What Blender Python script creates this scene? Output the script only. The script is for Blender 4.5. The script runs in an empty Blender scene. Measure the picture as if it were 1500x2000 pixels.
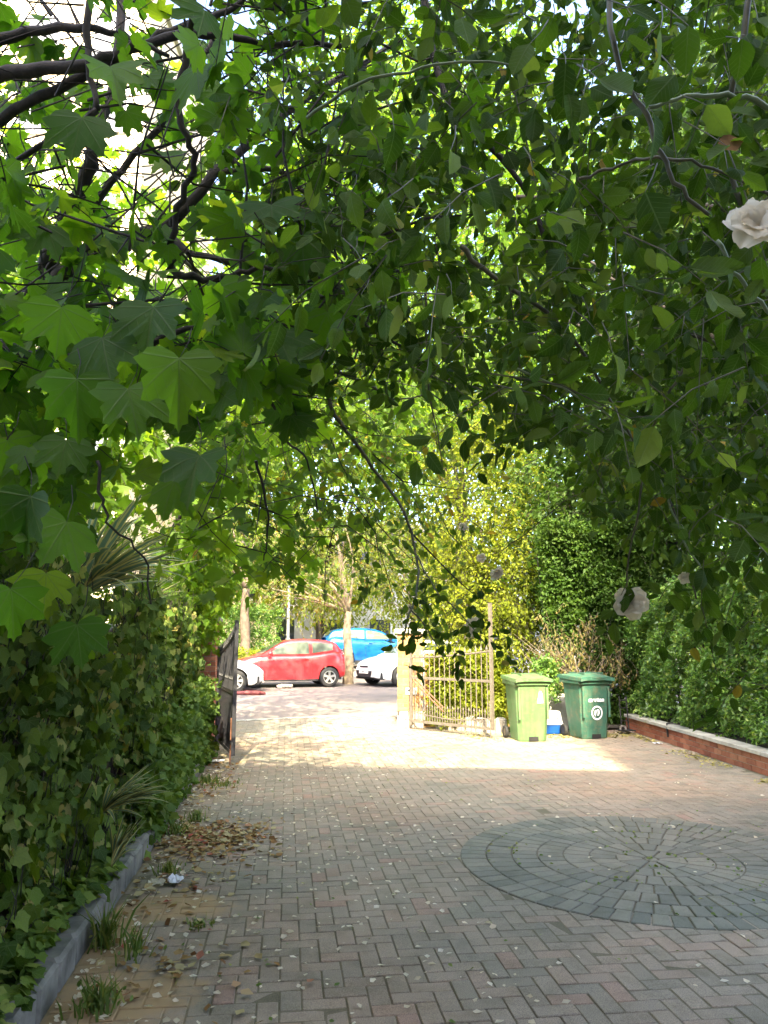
import bpy, math, random
import numpy as np
from mathutils import Matrix, Vector

R = math.radians
rng = np.random.default_rng(7)
random.seed(7)
sc = bpy.context.scene
COL = sc.collection

# ------------------------------------------------------------------ camera
CAM_H, FPX = 1.6, 1500.0
PITCH = math.atan(250 / 1500)
YAW = math.atan(190 * math.cos(PITCH) / 1500)
cam_data = bpy.data.cameras.new('camera')
cam_data.sensor_fit = 'VERTICAL'
cam_data.sensor_height = 36.0
cam_data.sensor_width = 27.0
cam_data.lens = 27.0
cam_data.clip_start = 0.05
cam_data.clip_end = 2000
cam = bpy.data.objects.new('camera', cam_data)
COL.objects.link(cam)
cam.location = (0, 0, CAM_H)
cam.rotation_euler = (math.pi / 2 + PITCH, 0, -YAW)
sc.camera = cam

# ------------------------------------------------------------------ light
SUN_EL, SUN_AZ = R(41), R(6)          # light travels towards +Y, a little to +X
world = bpy.data.worlds.new('World')
sc.world = world
world.use_nodes = True
wn = world.node_tree
wn.nodes.clear()
wo = wn.nodes.new('ShaderNodeOutputWorld')
wb = wn.nodes.new('ShaderNodeBackground')
sky = wn.nodes.new('ShaderNodeTexSky')
sky.sky_type = 'NISHITA'
sky.sun_disc = False
sky.sun_elevation = SUN_EL
sky.sun_rotation = math.pi + SUN_AZ
sky.dust_density = 4.0
sky.air_density = 0.75
sky.ozone_density = 0.3
wb.inputs['Strength'].default_value = 0.15
wn.links.new(sky.outputs[0], wb.inputs[0])
wn.links.new(wb.outputs[0], wo.inputs[0])
sun_data = bpy.data.lights.new('sun', 'SUN')
sun_data.energy = 2.25
sun_data.angle = R(0.53)
sun_data.color = (1.0, 0.86, 0.56)
sun = bpy.data.objects.new('sun', sun_data)
COL.objects.link(sun)
SUN_DIR = Vector((math.sin(SUN_AZ) * math.cos(SUN_EL), math.cos(SUN_AZ) * math.cos(SUN_EL), -math.sin(SUN_EL)))
sun.rotation_euler = SUN_DIR.to_track_quat('-Z', 'Y').to_euler()
sun.location = (0, -10, 30)
sc.view_settings.view_transform = 'Standard'
sc.view_settings.look = 'None'
sc.view_settings.exposure = 3.45
sc.view_settings.gamma = 1.0
sc.view_settings.use_curve_mapping = False
sc.render.engine = 'CYCLES'
sc.cycles.use_denoising = True
sc.cycles.max_bounces = 6
sc.cycles.diffuse_bounces = 3
sc.cycles.glossy_bounces = 3
sc.cycles.transmission_bounces = 4
sc.cycles.transparent_max_bounces = 6
sc.cycles.caustics_reflective = False
sc.cycles.caustics_refractive = False
sc.cycles.sample_clamp_indirect = 8.0

# ------------------------------------------------------------------ projection helpers (calibration of places)
FW = np.array([math.sin(YAW) * math.cos(PITCH), math.cos(YAW) * math.cos(PITCH), math.sin(PITCH)])
RT = np.array([math.cos(YAW), -math.sin(YAW), 0.0])
UP = np.cross(RT, FW)
CC = np.array([0, 0, CAM_H])


def at(x, y, d):
    x = np.asarray(x, float); y = np.asarray(y, float); d = np.asarray(d, float)
    return CC + (FW + np.multiply.outer((x - 750) / FPX, RT) - np.multiply.outer((y - 1000) / FPX, UP)) * d[..., None]


def gnd(x, y, z=0.0):
    d = FW + RT * (x - 750) / FPX - UP * (y - 1000) / FPX
    return CC + d * ((z - CAM_H) / d[2])


def proj(P):
    d = np.asarray(P) - CC
    z = d @ FW
    zz = np.where(np.abs(z) < 1e-3, 1e-3, z)
    return 750 + FPX * (d @ RT) / zz, 1000 - FPX * (d @ UP) / zz, z


# ------------------------------------------------------------------ object helpers
def tag(o, label=None, cat=None, group=None, kind=None):
    if label: o['label'] = label
    if cat: o['category'] = cat
    if group: o['group'] = group
    if kind: o['kind'] = kind
    return o


def empty(name, loc=(0, 0, 0), rz=0.0):
    o = bpy.data.objects.new(name, None)
    COL.objects.link(o)
    o.location = loc
    o.rotation_euler = (0, 0, rz)
    o.empty_display_size = 0.1
    return o


def link(name, me, parent=None):
    o = bpy.data.objects.new(name, me)
    COL.objects.link(o)
    if parent is not None: o.parent = parent
    return o


def worldloc(p):
    v = Vector((0, 0, 0))
    while p is not None:
        v = v + Vector(p.location); p = p.parent
    return v


class MB:
    def __init__(s): s.v = []; s.f = []; s.m = []; s.mi = 0

    def add(s, vs, fs):
        b = len(s.v)
        s.v.extend([tuple(map(float, q)) for q in vs])
        for f in fs:
            s.f.append(tuple(b + i for i in f)); s.m.append(s.mi)
        return s

    def box(s, c, d, rz=0.0, top=(1, 1), shift=(0, 0)):
        hx, hy, hz = d[0] / 2, d[1] / 2, d[2] / 2
        co, si = math.cos(rz), math.sin(rz)
        vs = []
        for z, k in ((-hz, (1, 1)), (hz, top)):
            for x, y in ((-hx, -hy), (hx, -hy), (hx, hy), (-hx, hy)):
                x, y = x * k[0], y * k[1]
                if z > 0: x += shift[0]; y += shift[1]
                vs.append((c[0] + x * co - y * si, c[1] + x * si + y * co, c[2] + z))
        return s.add(vs, [(3, 2, 1, 0), (4, 5, 6, 7), (0, 1, 5, 4), (1, 2, 6, 5), (2, 3, 7, 6), (3, 0, 4, 7)])

    def cbox(s, c, d, b=0.006, rz=0.0):
        """box with all vertical and top edges chamfered (three rings)"""
        hx, hy, hz = d[0] / 2, d[1] / 2, d[2] / 2
        co, si = math.cos(rz), math.sin(rz)
        vs = []
        rings = ((-hz, 0), (hz - b, 0), (hz, b))
        for z, k in rings:
            X, Y = hx - k, hy - k
            for x, y in ((-X + b, -Y), (X - b, -Y), (X, -Y + b), (X, Y - b), (X - b, Y), (-X + b, Y), (-X, Y - b), (-X, -Y + b)):
                vs.append((c[0] + x * co - y * si, c[1] + x * si + y * co, c[2] + z))
        fs = [tuple(range(7, -1, -1)), tuple(range(16, 24))]
        for r in range(2):
            for i in range(8):
                j = (i + 1) % 8
                fs.append((r * 8 + i, r * 8 + j, r * 8 + 8 + j, r * 8 + 8 + i))
        return s.add(vs, fs)

    def tube(s, pts, rad, n=6, cap=True):
        pts = [Vector(p) for p in pts]
        if not hasattr(rad, '__len__'): rad = [rad] * len(pts)
        rings = []
        t0 = (pts[1] - pts[0]).normalized()
        u = t0.orthogonal().normalized()
        for i, p in enumerate(pts):
            t = (pts[min(i + 1, len(pts) - 1)] - pts[max(i - 1, 0)])
            t = t.normalized() if t.length > 1e-9 else t0
            u = (u - t * u.dot(t))
            u = u.normalized() if u.length > 1e-6 else t.orthogonal().normalized()
            w = t.cross(u)
            rings.append([p + (u * math.cos(2 * math.pi * k / n) + w * math.sin(2 * math.pi * k / n)) * rad[i] for k in range(n)])
        vs = [q for r in rings for q in r]
        fs = []
        for i in range(len(pts) - 1):
            for k in range(n):
                j = (k + 1) % n
                fs.append((i * n + k, i * n + j, (i + 1) * n + j, (i + 1) * n + k))
        if cap:
            fs.append(tuple(range(n - 1, -1, -1)))
            b = (len(pts) - 1) * n
            fs.append(tuple(range(b, b + n)))
        return s.add(vs, fs)

    def lathe(s, prof, c, axis='z', n=20):
        vs = []
        for r, h in prof:
            for k in range(n):
                a = 2 * math.pi * k / n
                x, y = r * math.cos(a), r * math.sin(a)
                if axis == 'z': vs.append((c[0] + x, c[1] + y, c[2] + h))
                elif axis == 'y': vs.append((c[0] + x, c[1] + h, c[2] + y))
                else: vs.append((c[0] + h, c[1] + x, c[2] + y))
        fs = []
        for i in range(len(prof) - 1):
            for k in range(n):
                j = (k + 1) % n
                fs.append((i * n + k, i * n + j, (i + 1) * n + j, (i + 1) * n + k))
        return s.add(vs, fs)

    def grid(s, rows, flip=False):
        n = len(rows[0])
        vs = [q for r in rows for q in r]
        fs = []
        for i in range(len(rows) - 1):
            for k in range(n - 1):
                f = (i * n + k, i * n + k + 1, (i + 1) * n + k + 1, (i + 1) * n + k)
                fs.append(f[::-1] if flip else f)
        return s.add(vs, fs)

    def mesh(s, name, mat, off=(0, 0, 0), smooth=False):
        me = bpy.data.meshes.new(name)
        me.from_pydata([(v[0] - off[0], v[1] - off[1], v[2] - off[2]) for v in s.v], [], s.f)
        for m in (mat if isinstance(mat, (list, tuple)) else [mat]): me.materials.append(m)
        if isinstance(mat, (list, tuple)):
            me.polygons.foreach_set('material_index', s.m)
        if smooth: me.polygons.foreach_set('use_smooth', [True] * len(s.f))
        me.update()
        return me

    def build(s, name, mat, parent=None, world=True, smooth=False):
        off = worldloc(parent) if (world and parent is not None) else (0, 0, 0)
        return link(name, s.mesh(name, mat, off, smooth), parent)


def smooth_angle(o, deg=35):
    me = o.data
    me.polygons.foreach_set('use_smooth', [True] * len(me.polygons))
    import bmesh
    bm = bmesh.new(); bm.from_mesh(me)
    for e in bm.edges:
        if len(e.link_faces) == 2 and e.calc_face_angle(0) > R(deg): e.smooth = False
    bm.to_mesh(me); bm.free()
    return o


# ------------------------------------------------------------------ materials
def newmat(name):
    m = bpy.data.materials.new(name)
    m.use_nodes = True
    nt = m.node_tree
    nt.nodes.clear()
    out = nt.nodes.new('ShaderNodeOutputMaterial')
    return m, nt, out


def N(nt, t, **kw):
    n = nt.nodes.new(t)
    for k, v in kw.items():
        if k.startswith('i_'):
            n.inputs[k[2:].replace('_', ' ')].default_value = v
        else: setattr(n, k, v)
    return n


def rnd_node(nt):
    """random per object and per island, 0..1"""
    oi = N(nt, 'ShaderNodeObjectInfo'); ge = N(nt, 'ShaderNodeNewGeometry')
    a = N(nt, 'ShaderNodeMath', operation='ADD')
    nt.links.new(oi.outputs['Random'], a.inputs[0]); nt.links.new(ge.outputs['Random Per Island'], a.inputs[1])
    f = N(nt, 'ShaderNodeMath', operation='FRACT')
    nt.links.new(a.outputs[0], f.inputs[0])
    return f.outputs[0]


def ramp(nt, fac, stops):
    r = N(nt, 'ShaderNodeValToRGB')
    e = r.color_ramp.elements
    while len(e) < len(stops): e.new(0.5)
    for i, (p, c) in enumerate(stops):
        e[i].position = p; e[i].color = (c[0], c[1], c[2], 1)
    nt.links.new(fac, r.inputs[0])
    return r.outputs[0]


def noise(nt, scale, detail=4, rough=0.6, coord='Object', vec=None):
    if vec is None:
        tc = N(nt, 'ShaderNodeTexCoord'); vec = tc.outputs[coord]
    n = N(nt, 'ShaderNodeTexNoise')
    n.inputs['Scale'].default_value = scale
    n.inputs['Detail'].default_value = detail
    n.inputs['Roughness'].default_value = rough
    nt.links.new(vec, n.inputs['Vector'])
    return n.outputs['Fac']


def worldpos(nt):
    g = N(nt, 'ShaderNodeNewGeometry')
    return g.outputs['Position']


def mixc(nt, fac, a, b, mode='MIX'):
    m = N(nt, 'ShaderNodeMix', data_type='RGBA', blend_type=mode)
    for sock, v in ((m.inputs[0], fac), (m.inputs[6], a), (m.inputs[7], b)):
        if isinstance(v, (int, float)): sock.default_value = v
        elif isinstance(v, (tuple, list)): sock.default_value = (v[0], v[1], v[2], 1)
        else: nt.links.new(v, sock)
    return m.outputs[2]


def math2(nt, op, a, b=None, clamp=False):
    m = N(nt, 'ShaderNodeMath', operation=op, use_clamp=clamp)
    for i, v in enumerate((a, b)):
        if v is None: continue
        if isinstance(v, (int, float)): m.inputs[i].default_value = v
        else: nt.links.new(v, m.inputs[i])
    return m.outputs[0]


def bump(nt, h, strength=0.3, dist=0.01):
    b = N(nt, 'ShaderNodeBump')
    b.inputs['Strength'].default_value = strength
    b.inputs['Distance'].default_value = dist
    nt.links.new(h, b.inputs['Height'])
    return b.outputs[0]


def principled(nt, out, color, rough=0.6, metal=0.0, spec=0.5, normal=None, coat=0.0):
    p = N(nt, 'ShaderNodeBsdfPrincipled')
    if isinstance(color, (tuple, list)): p.inputs['Base Color'].default_value = (color[0], color[1], color[2], 1)
    else: nt.links.new(color, p.inputs['Base Color'])
    if isinstance(rough, (int, float)): p.inputs['Roughness'].default_value = rough
    else: nt.links.new(rough, p.inputs['Roughness'])
    p.inputs['Metallic'].default_value = metal
    p.inputs['Specular IOR Level'].default_value = spec
    p.inputs['Coat Weight'].default_value = coat
    if normal is not None: nt.links.new(normal, p.inputs['Normal'])
    if out is not None: nt.links.new(p.outputs[0], out.inputs[0])
    return p


def mat_plain(name, color, rough=0.6, metal=0.0, var=0.25, scale=6.0, coat=0.0, bmp=0.15, bscale=60.0, spec=0.5):
    m, nt, out = newmat(name)
    n1 = noise(nt, scale)
    dark = tuple(c * (1 - var) for c in color); lite = tuple(min(1, c * (1 + var)) for c in color)
    c = ramp(nt, n1, [(0.3, dark), (0.7, lite)])
    nrm = bump(nt, noise(nt, bscale), bmp, 0.004) if bmp > 0 else None
    principled(nt, out, c, rough, metal, spec, nrm, coat)
    return m


def mat_leaf(name, stops, trans, tfac=0.42, rough=0.45, veins=None, spec=0.35, patch=None):
    """leaf: colour by random per leaf; diffuse+gloss on the face, translucent through the blade"""
    m, nt, out = newmat(name)
    rv = rnd_node(nt)
    c = ramp(nt, rv, stops)
    if patch:      # slow drift of tone through the plant (a property of the shoots)
        c = mixc(nt, ramp(nt, noise(nt, patch, 2, 0.5, vec=worldpos(nt)), [(0.35, (0, 0, 0)), (0.65, (1, 1, 1))]), mixc(nt, 1.0, c, (0.75, 0.85, 0.8), 'MULTIPLY'), c)
    t = mixc(nt, 1.0, c, trans, 'MULTIPLY')
    nrm = None
    if veins:
        uv = N(nt, 'ShaderNodeTexCoord').outputs['UV']
        sp = N(nt, 'ShaderNodeSeparateXYZ'); nt.links.new(uv, sp.inputs[0])
        u = sp.outputs[0]
        v = math2(nt, 'ABSOLUTE', sp.outputs[1])
        if veins == 'palm':
            d = v
            for a in (40, 82):
                q = math2(nt, 'ABSOLUTE', math2(nt, 'SUBTRACT', math2(nt, 'MULTIPLY', v, math.cos(R(a))), math2(nt, 'MULTIPLY', u, math.sin(R(a)))))
                d = math2(nt, 'MINIMUM', d, q)
            line = math2(nt, 'SUBTRACT', 1.0, math2(nt, 'MULTIPLY', d, 45.0), True)
            side = math2(nt, 'PINGPONG', math2(nt, 'ADD', u, math2(nt, 'MULTIPLY', d, -1.1)), 0.07)
        else:
            line = math2(nt, 'SUBTRACT', 1.0, math2(nt, 'MULTIPLY', v, 40.0), True)
            side = math2(nt, 'PINGPONG', math2(nt, 'SUBTRACT', u, math2(nt, 'MULTIPLY', v, 0.8)), 0.06)
        sl = math2(nt, 'SUBTRACT', 1.0, math2(nt, 'MULTIPLY', side, 70.0), True)
        vn = math2(nt, 'MAXIMUM', line, math2(nt, 'MULTIPLY', sl, 0.45))
        c = mixc(nt, math2(nt, 'MULTIPLY', vn, 0.45), c, (0.22, 0.30, 0.10))
        t = mixc(nt, math2(nt, 'MULTIPLY', vn, 0.5), t, (0.10, 0.16, 0.02))
        blot = noise(nt, 9.0, 3, 0.6, vec=uv)
        c = mixc(nt, 0.35, c, mixc(nt, 1.0, c, ramp(nt, blot, [(0.3, (0.5, 0.55, 0.5)), (0.7, (1.3, 1.25, 1.2))]), 'MULTIPLY'))
        nrm = bump(nt, vn, 0.5, 0.004)
    p = principled(nt, None, c, rough, 0, spec, nrm)
    tr = N(nt, 'ShaderNodeBsdfTranslucent'); nt.links.new(t, tr.inputs[0])
    mx = N(nt, 'ShaderNodeMixShader'); mx.inputs[0].default_value = tfac
    nt.links.new(p.outputs[0], mx.inputs[1]); nt.links.new(tr.outputs[0], mx.inputs[2])
    nt.links.new(mx.outputs[0], out.inputs[0])
    return m


M = {}
TR = (2.6, 2.5, 1.0)
M['maple'] = mat_leaf('maple_leaf', [(0, (0.03, 0.075, 0.012)), (0.5, (0.06, 0.13, 0.014)), (0.9, (0.095, 0.18, 0.016)), (1, (0.15, 0.2, 0.02))], (3.0, 2.9, 0.7), 0.58, 0.5, 'palm', patch=0.8, spec=0.25)
M['maple_far'] = mat_leaf('maple_leaf_distant', [(0, (0.06, 0.12, 0.014)), (0.5, (0.09, 0.17, 0.018)), (1, (0.14, 0.21, 0.02))], (2.6, 2.5, 0.7), 0.52, 0.5, spec=0.25)
M['rose'] = mat_leaf('rose_leaf', [(0, (0.024, 0.05, 0.007)), (0.5, (0.042, 0.08, 0.010)), (0.9, (0.075, 0.12, 0.018)), (0.994, (0.14, 0.18, 0.05)), (0.997, (0.24, 0.21, 0.03)), (1, (0.22, 0.14, 0.03))], (2.4, 2.4, 0.7), 0.42, 0.6, 'pin', patch=0.9, spec=0.1)
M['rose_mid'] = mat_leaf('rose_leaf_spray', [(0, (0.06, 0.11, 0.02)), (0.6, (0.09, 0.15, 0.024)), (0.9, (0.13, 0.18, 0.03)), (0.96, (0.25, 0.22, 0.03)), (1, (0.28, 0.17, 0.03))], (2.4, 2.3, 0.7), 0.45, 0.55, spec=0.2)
M['ivy'] = mat_leaf('ivy_leaf', [(0, (0.035, 0.075, 0.012)), (0.45, (0.085, 0.15, 0.022)), (0.84, (0.17, 0.25, 0.04)), (0.93, (0.26, 0.29, 0.08)), (1, (0.36, 0.3, 0.11))], (1.9, 1.8, 0.6), 0.28, 0.5, 'palm', spec=0.2)
M['herb'] = mat_leaf('herb_leaf', [(0, (0.07, 0.13, 0.03)), (0.6, (0.10, 0.17, 0.04)), (1, (0.14, 0.2, 0.04))], (1.9, 1.9, 0.7), 0.35, 0.55, spec=0.2)
M['hedge'] = mat_leaf('hedge_leaf', [(0, (0.06, 0.13, 0.028)), (0.5, (0.13, 0.24, 0.05)), (0.9, (0.20, 0.31, 0.06)), (1, (0.30, 0.34, 0.08))], (2.0, 2.0, 0.7), 0.34, 0.36, spec=0.5, patch=1.2)
M['tree_lit'] = mat_leaf('sunlit_tone_leaf', [(0, (0.12, 0.16, 0.018)), (0.5, (0.20, 0.235, 0.022)), (1, (0.28, 0.30, 0.03))], (2.1, 2.0, 0.6), 0.42, 0.55, patch=0.9, spec=0.2)  # sunlight put into the leaf colour: paler and yellower green
M['tree_dark'] = mat_leaf('dark_leaf', [(0, (0.04, 0.08, 0.014)), (0.6, (0.06, 0.115, 0.02)), (1, (0.095, 0.15, 0.025))], (2.0, 2.1, 0.7), 0.36, 0.55, patch=0.6, spec=0.2)
M['street_leaf'] = mat_leaf('street_tree_leaf', [(0, (0.08, 0.125, 0.02)), (0.7, (0.12, 0.17, 0.025)), (0.9, (0.2, 0.18, 0.04)), (1, (0.24, 0.14, 0.04))], (2.0, 2.0, 0.7), 0.42, 0.55, spec=0.2)
M['dead'] = mat_leaf('dry_leaf', [(0, (0.10, 0.08, 0.03)), (0.5, (0.17, 0.14, 0.05)), (0.8, (0.22, 0.20, 0.07)), (1, (0.12, 0.15, 0.04))], (1.4, 1.3, 0.9), 0.25, 0.7, spec=0.1)
M['litter'] = mat_leaf('fallen_leaf', [(0, (0.16, 0.08, 0.035)), (0.35, (0.27, 0.16, 0.06)), (0.6, (0.36, 0.28, 0.13)), (0.85, (0.42, 0.37, 0.2)), (1, (0.3, 0.07, 0.05))], (1.2, 1.2, 0.9), 0.15, 0.75, spec=0.1)
M['litter_y'] = mat_leaf('fallen_yellow_leaf', [(0, (0.25, 0.22, 0.07)), (0.6, (0.38, 0.34, 0.11)), (1, (0.42, 0.38, 0.18))], (1.2, 1.2, 0.9), 0.15, 0.75, spec=0.1)
M['petal'] = mat_leaf('white_petal', [(0, (0.70, 0.62, 0.46)), (0.6, (0.78, 0.72, 0.58)), (1, (0.8, 0.77, 0.66))], (1, 0.97, 0.9), 0.5, 0.6, spec=0.2)
M['grass'] = mat_leaf('weed_blade', [(0, (0.08, 0.14, 0.03)), (0.6, (0.13, 0.19, 0.04)), (1, (0.26, 0.25, 0.07))], (1.6, 1.6, 0.8), 0.35, 0.5)
M['bark'] = mat_plain('bark', (0.035, 0.028, 0.024), 0.85, var=0.45, scale=25, bmp=0.7, bscale=90)
M['bark_pale'] = mat_plain('pale_bark', (0.20, 0.16, 0.11), 0.85, var=0.4, scale=9, bmp=0.6, bscale=50)
M['bark_mid'] = mat_plain('brown_bark', (0.10, 0.075, 0.055), 0.85, var=0.4, scale=9, bmp=0.6, bscale=50)
M['stem'] = mat_plain('rose_stem', (0.07, 0.065, 0.03), 0.6, var=0.4, scale=12, bmp=0.3)
M['stem_green'] = mat_plain('green_rose_stem', (0.13, 0.17, 0.07), 0.55, var=0.25, scale=12, bmp=0.3)
M['white_paint'] = mat_plain('white_car_paint', (0.72, 0.73, 0.75), 0.22, var=0.03, coat=0.8, bmp=0)
M['red_paint'] = mat_plain('red_car_paint', (0.52, 0.028, 0.035), 0.25, var=0.04, coat=0.8, bmp=0)
M['blue_paint'] = mat_plain('blue_car_paint', (0.004, 0.085, 0.30), 0.25, var=0.06, coat=0.8, bmp=0)
M['glass'] = mat_plain('car_glass', (0.10, 0.12, 0.10), 0.04, var=0.5, scale=1.4, bmp=0, coat=1.0, spec=0.8)
M['black'] = mat_plain('black_plastic', (0.018, 0.018, 0.02), 0.5, var=0.2, bmp=0.1)
M['tyre'] = mat_plain('tyre_rubber', (0.02, 0.02, 0.021), 0.8, var=0.2)
M['alloy'] = mat_plain('wheel_alloy', (0.62, 0.63, 0.65), 0.3, 0.8, var=0.05, bmp=0)
M['lamp_glass'] = mat_plain('headlamp_glass', (0.5, 0.53, 0.56), 0.1, 0.3, var=0.3, scale=12, bmp=0, coat=1)
M['tail'] = mat_plain('tail_lamp', (0.45, 0.02, 0.02), 0.15, var=0.1, bmp=0, coat=1)
M['plate'] = mat_plain('number_plate', (0.75, 0.75, 0.72), 0.4, var=0.03, bmp=0)
M['ink'] = mat_plain('black_ink', (0.02, 0.02, 0.025), 0.6, var=0.1, bmp=0)
M['white_ink'] = mat_plain('white_ink', (0.78, 0.82, 0.84), 0.6, var=0.04, bmp=0)
M['sticker'] = mat_plain('paper_sticker', (0.72, 0.68, 0.68), 0.6, var=0.12, scale=30, bmp=0)
M['sign_white'] = mat_plain('white_sign', (0.75, 0.75, 0.76), 0.4, var=0.08, bmp=0)
M['concrete'] = mat_plain('coping_concrete', (0.36, 0.35, 0.31), 0.85, var=0.3, scale=5, bmp=0.5, bscale=70)
M['kerb'] = mat_plain('kerb_concrete', (0.16, 0.155, 0.14), 0.85, var=0.5, scale=6, bmp=0.5, bscale=80)
M['stone'] = mat_plain('pale_stone', (0.42, 0.38, 0.32), 0.85, var=0.25, scale=8, bmp=0.4)
M['iron'] = mat_plain('painted_iron', (0.025, 0.025, 0.032), 0.5, 0.1, var=0.3, scale=20, bmp=0.2)
M['rust'] = mat_plain('rusty_iron', (0.17, 0.075, 0.045), 0.8, var=0.4, scale=25, bmp=0.4)
M['iron_pale'] = mat_plain('weathered_iron', (0.14, 0.12, 0.095), 0.6, 0.1, var=0.3, scale=18, bmp=0.2)
M['galv'] = mat_plain('lamp_post_grey', (0.16, 0.17, 0.18), 0.5, 0.3, var=0.15)
M['timber'] = mat_plain('grey_board', (0.30, 0.30, 0.28), 0.8, var=0.15, scale=4, bmp=0.2)
M['plank'] = mat_plain('weathered_plank', (0.36, 0.30, 0.22), 0.8, var=0.25, scale=9, bmp=0.3)
M['tub_white'] = mat_plain('white_tub', (0.62, 0.6, 0.58), 0.5, var=0.08, bmp=0.05)
M['tub_blue'] = mat_plain('blue_tub', (0.003, 0.06, 0.26), 0.4, var=0.08, bmp=0.05)
M['red_rubber'] = mat_plain('dull_red_rubber', (0.16, 0.035, 0.035), 0.7, var=0.2)
M['paper'] = mat_plain('crumpled_paper', (0.62, 0.63, 0.68), 0.8, var=0.1, scale=20)
M['soil'] = mat_plain('dark_soil', (0.045, 0.036, 0.027), 0.95, var=0.4, scale=10, bmp=0.8, bscale=60)
M['mortar'] = mat_plain('mortar', (0.26, 0.23, 0.19), 0.95, var=0.2, scale=12, bmp=0.4)
M['cream'] = mat_plain('cream_render', (0.62, 0.52, 0.36), 0.9, var=0.06, scale=1.2, bmp=0.2)
M['pale_wall'] = mat_plain('pale_render', (0.70, 0.67, 0.62), 0.9, var=0.05, scale=0.8, bmp=0.15)
M['rear_render'] = mat_plain('grey_render', (0.42, 0.40, 0.37), 0.9, var=0.06, scale=0.8, bmp=0.15)  # pale tone chosen to bounce fill light from behind the camera
M['roof'] = mat_plain('slate_roof', (0.13, 0.12, 0.125), 0.8, var=0.2, scale=3)
M['win'] = mat_plain('window_glass', (0.05, 0.06, 0.07), 0.05, var=0.4, scale=0.6, bmp=0, coat=1)
M['frame'] = mat_plain('window_frame', (0.7, 0.7, 0.68), 0.5, var=0.04, bmp=0)
M['rear_brick'] = mat_plain('apartment_brick', (0.30, 0.16, 0.11), 0.9, var=0.25, scale=3)
M['sand'] = mat_plain('swept_sand', (0.33, 0.22, 0.12), 0.95, var=0.35, scale=14, bmp=0.7, bscale=160)


def mat_bin(name, col, fade):
    m, nt, out = newmat(name)
    c = mixc(nt, ramp(nt, noise(nt, 3.0, 5), [(0.35, (0, 0, 0)), (0.75, (1, 1, 1))]), col, fade)
    c = mixc(nt, ramp(nt, noise(nt, 11, 6, 0.75), [(0.48, (0, 0, 0)), (0.7, (0.75, 0.75, 0.75))]), c, (0.16, 0.14, 0.09))
    mp = N(nt, 'ShaderNodeMapping'); nt.links.new(N(nt, 'ShaderNodeTexCoord').outputs['Object'], mp.inputs[0]); mp.inputs['Scale'].default_value = (14, 14, 1.1)
    c = mixc(nt, ramp(nt, noise(nt, 1.0, 5, 0.6, vec=mp.outputs[0]), [(0.45, (0, 0, 0)), (0.75, (0.7, 0.7, 0.7))]), c, mixc(nt, 1.0, c, (0.62, 0.6, 0.5), 'MULTIPLY'))
    principled(nt, out, c, 0.5, 0, 0.4, bump(nt, noise(nt, 120), 0.15, 0.003))
    return m


M['bin_light'] = mat_bin('faded_green_plastic', (0.085, 0.18, 0.065), (0.13, 0.24, 0.10))
M['bin_dark'] = mat_bin('dark_green_plastic', (0.03, 0.105, 0.075), (0.055, 0.15, 0.105))


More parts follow.
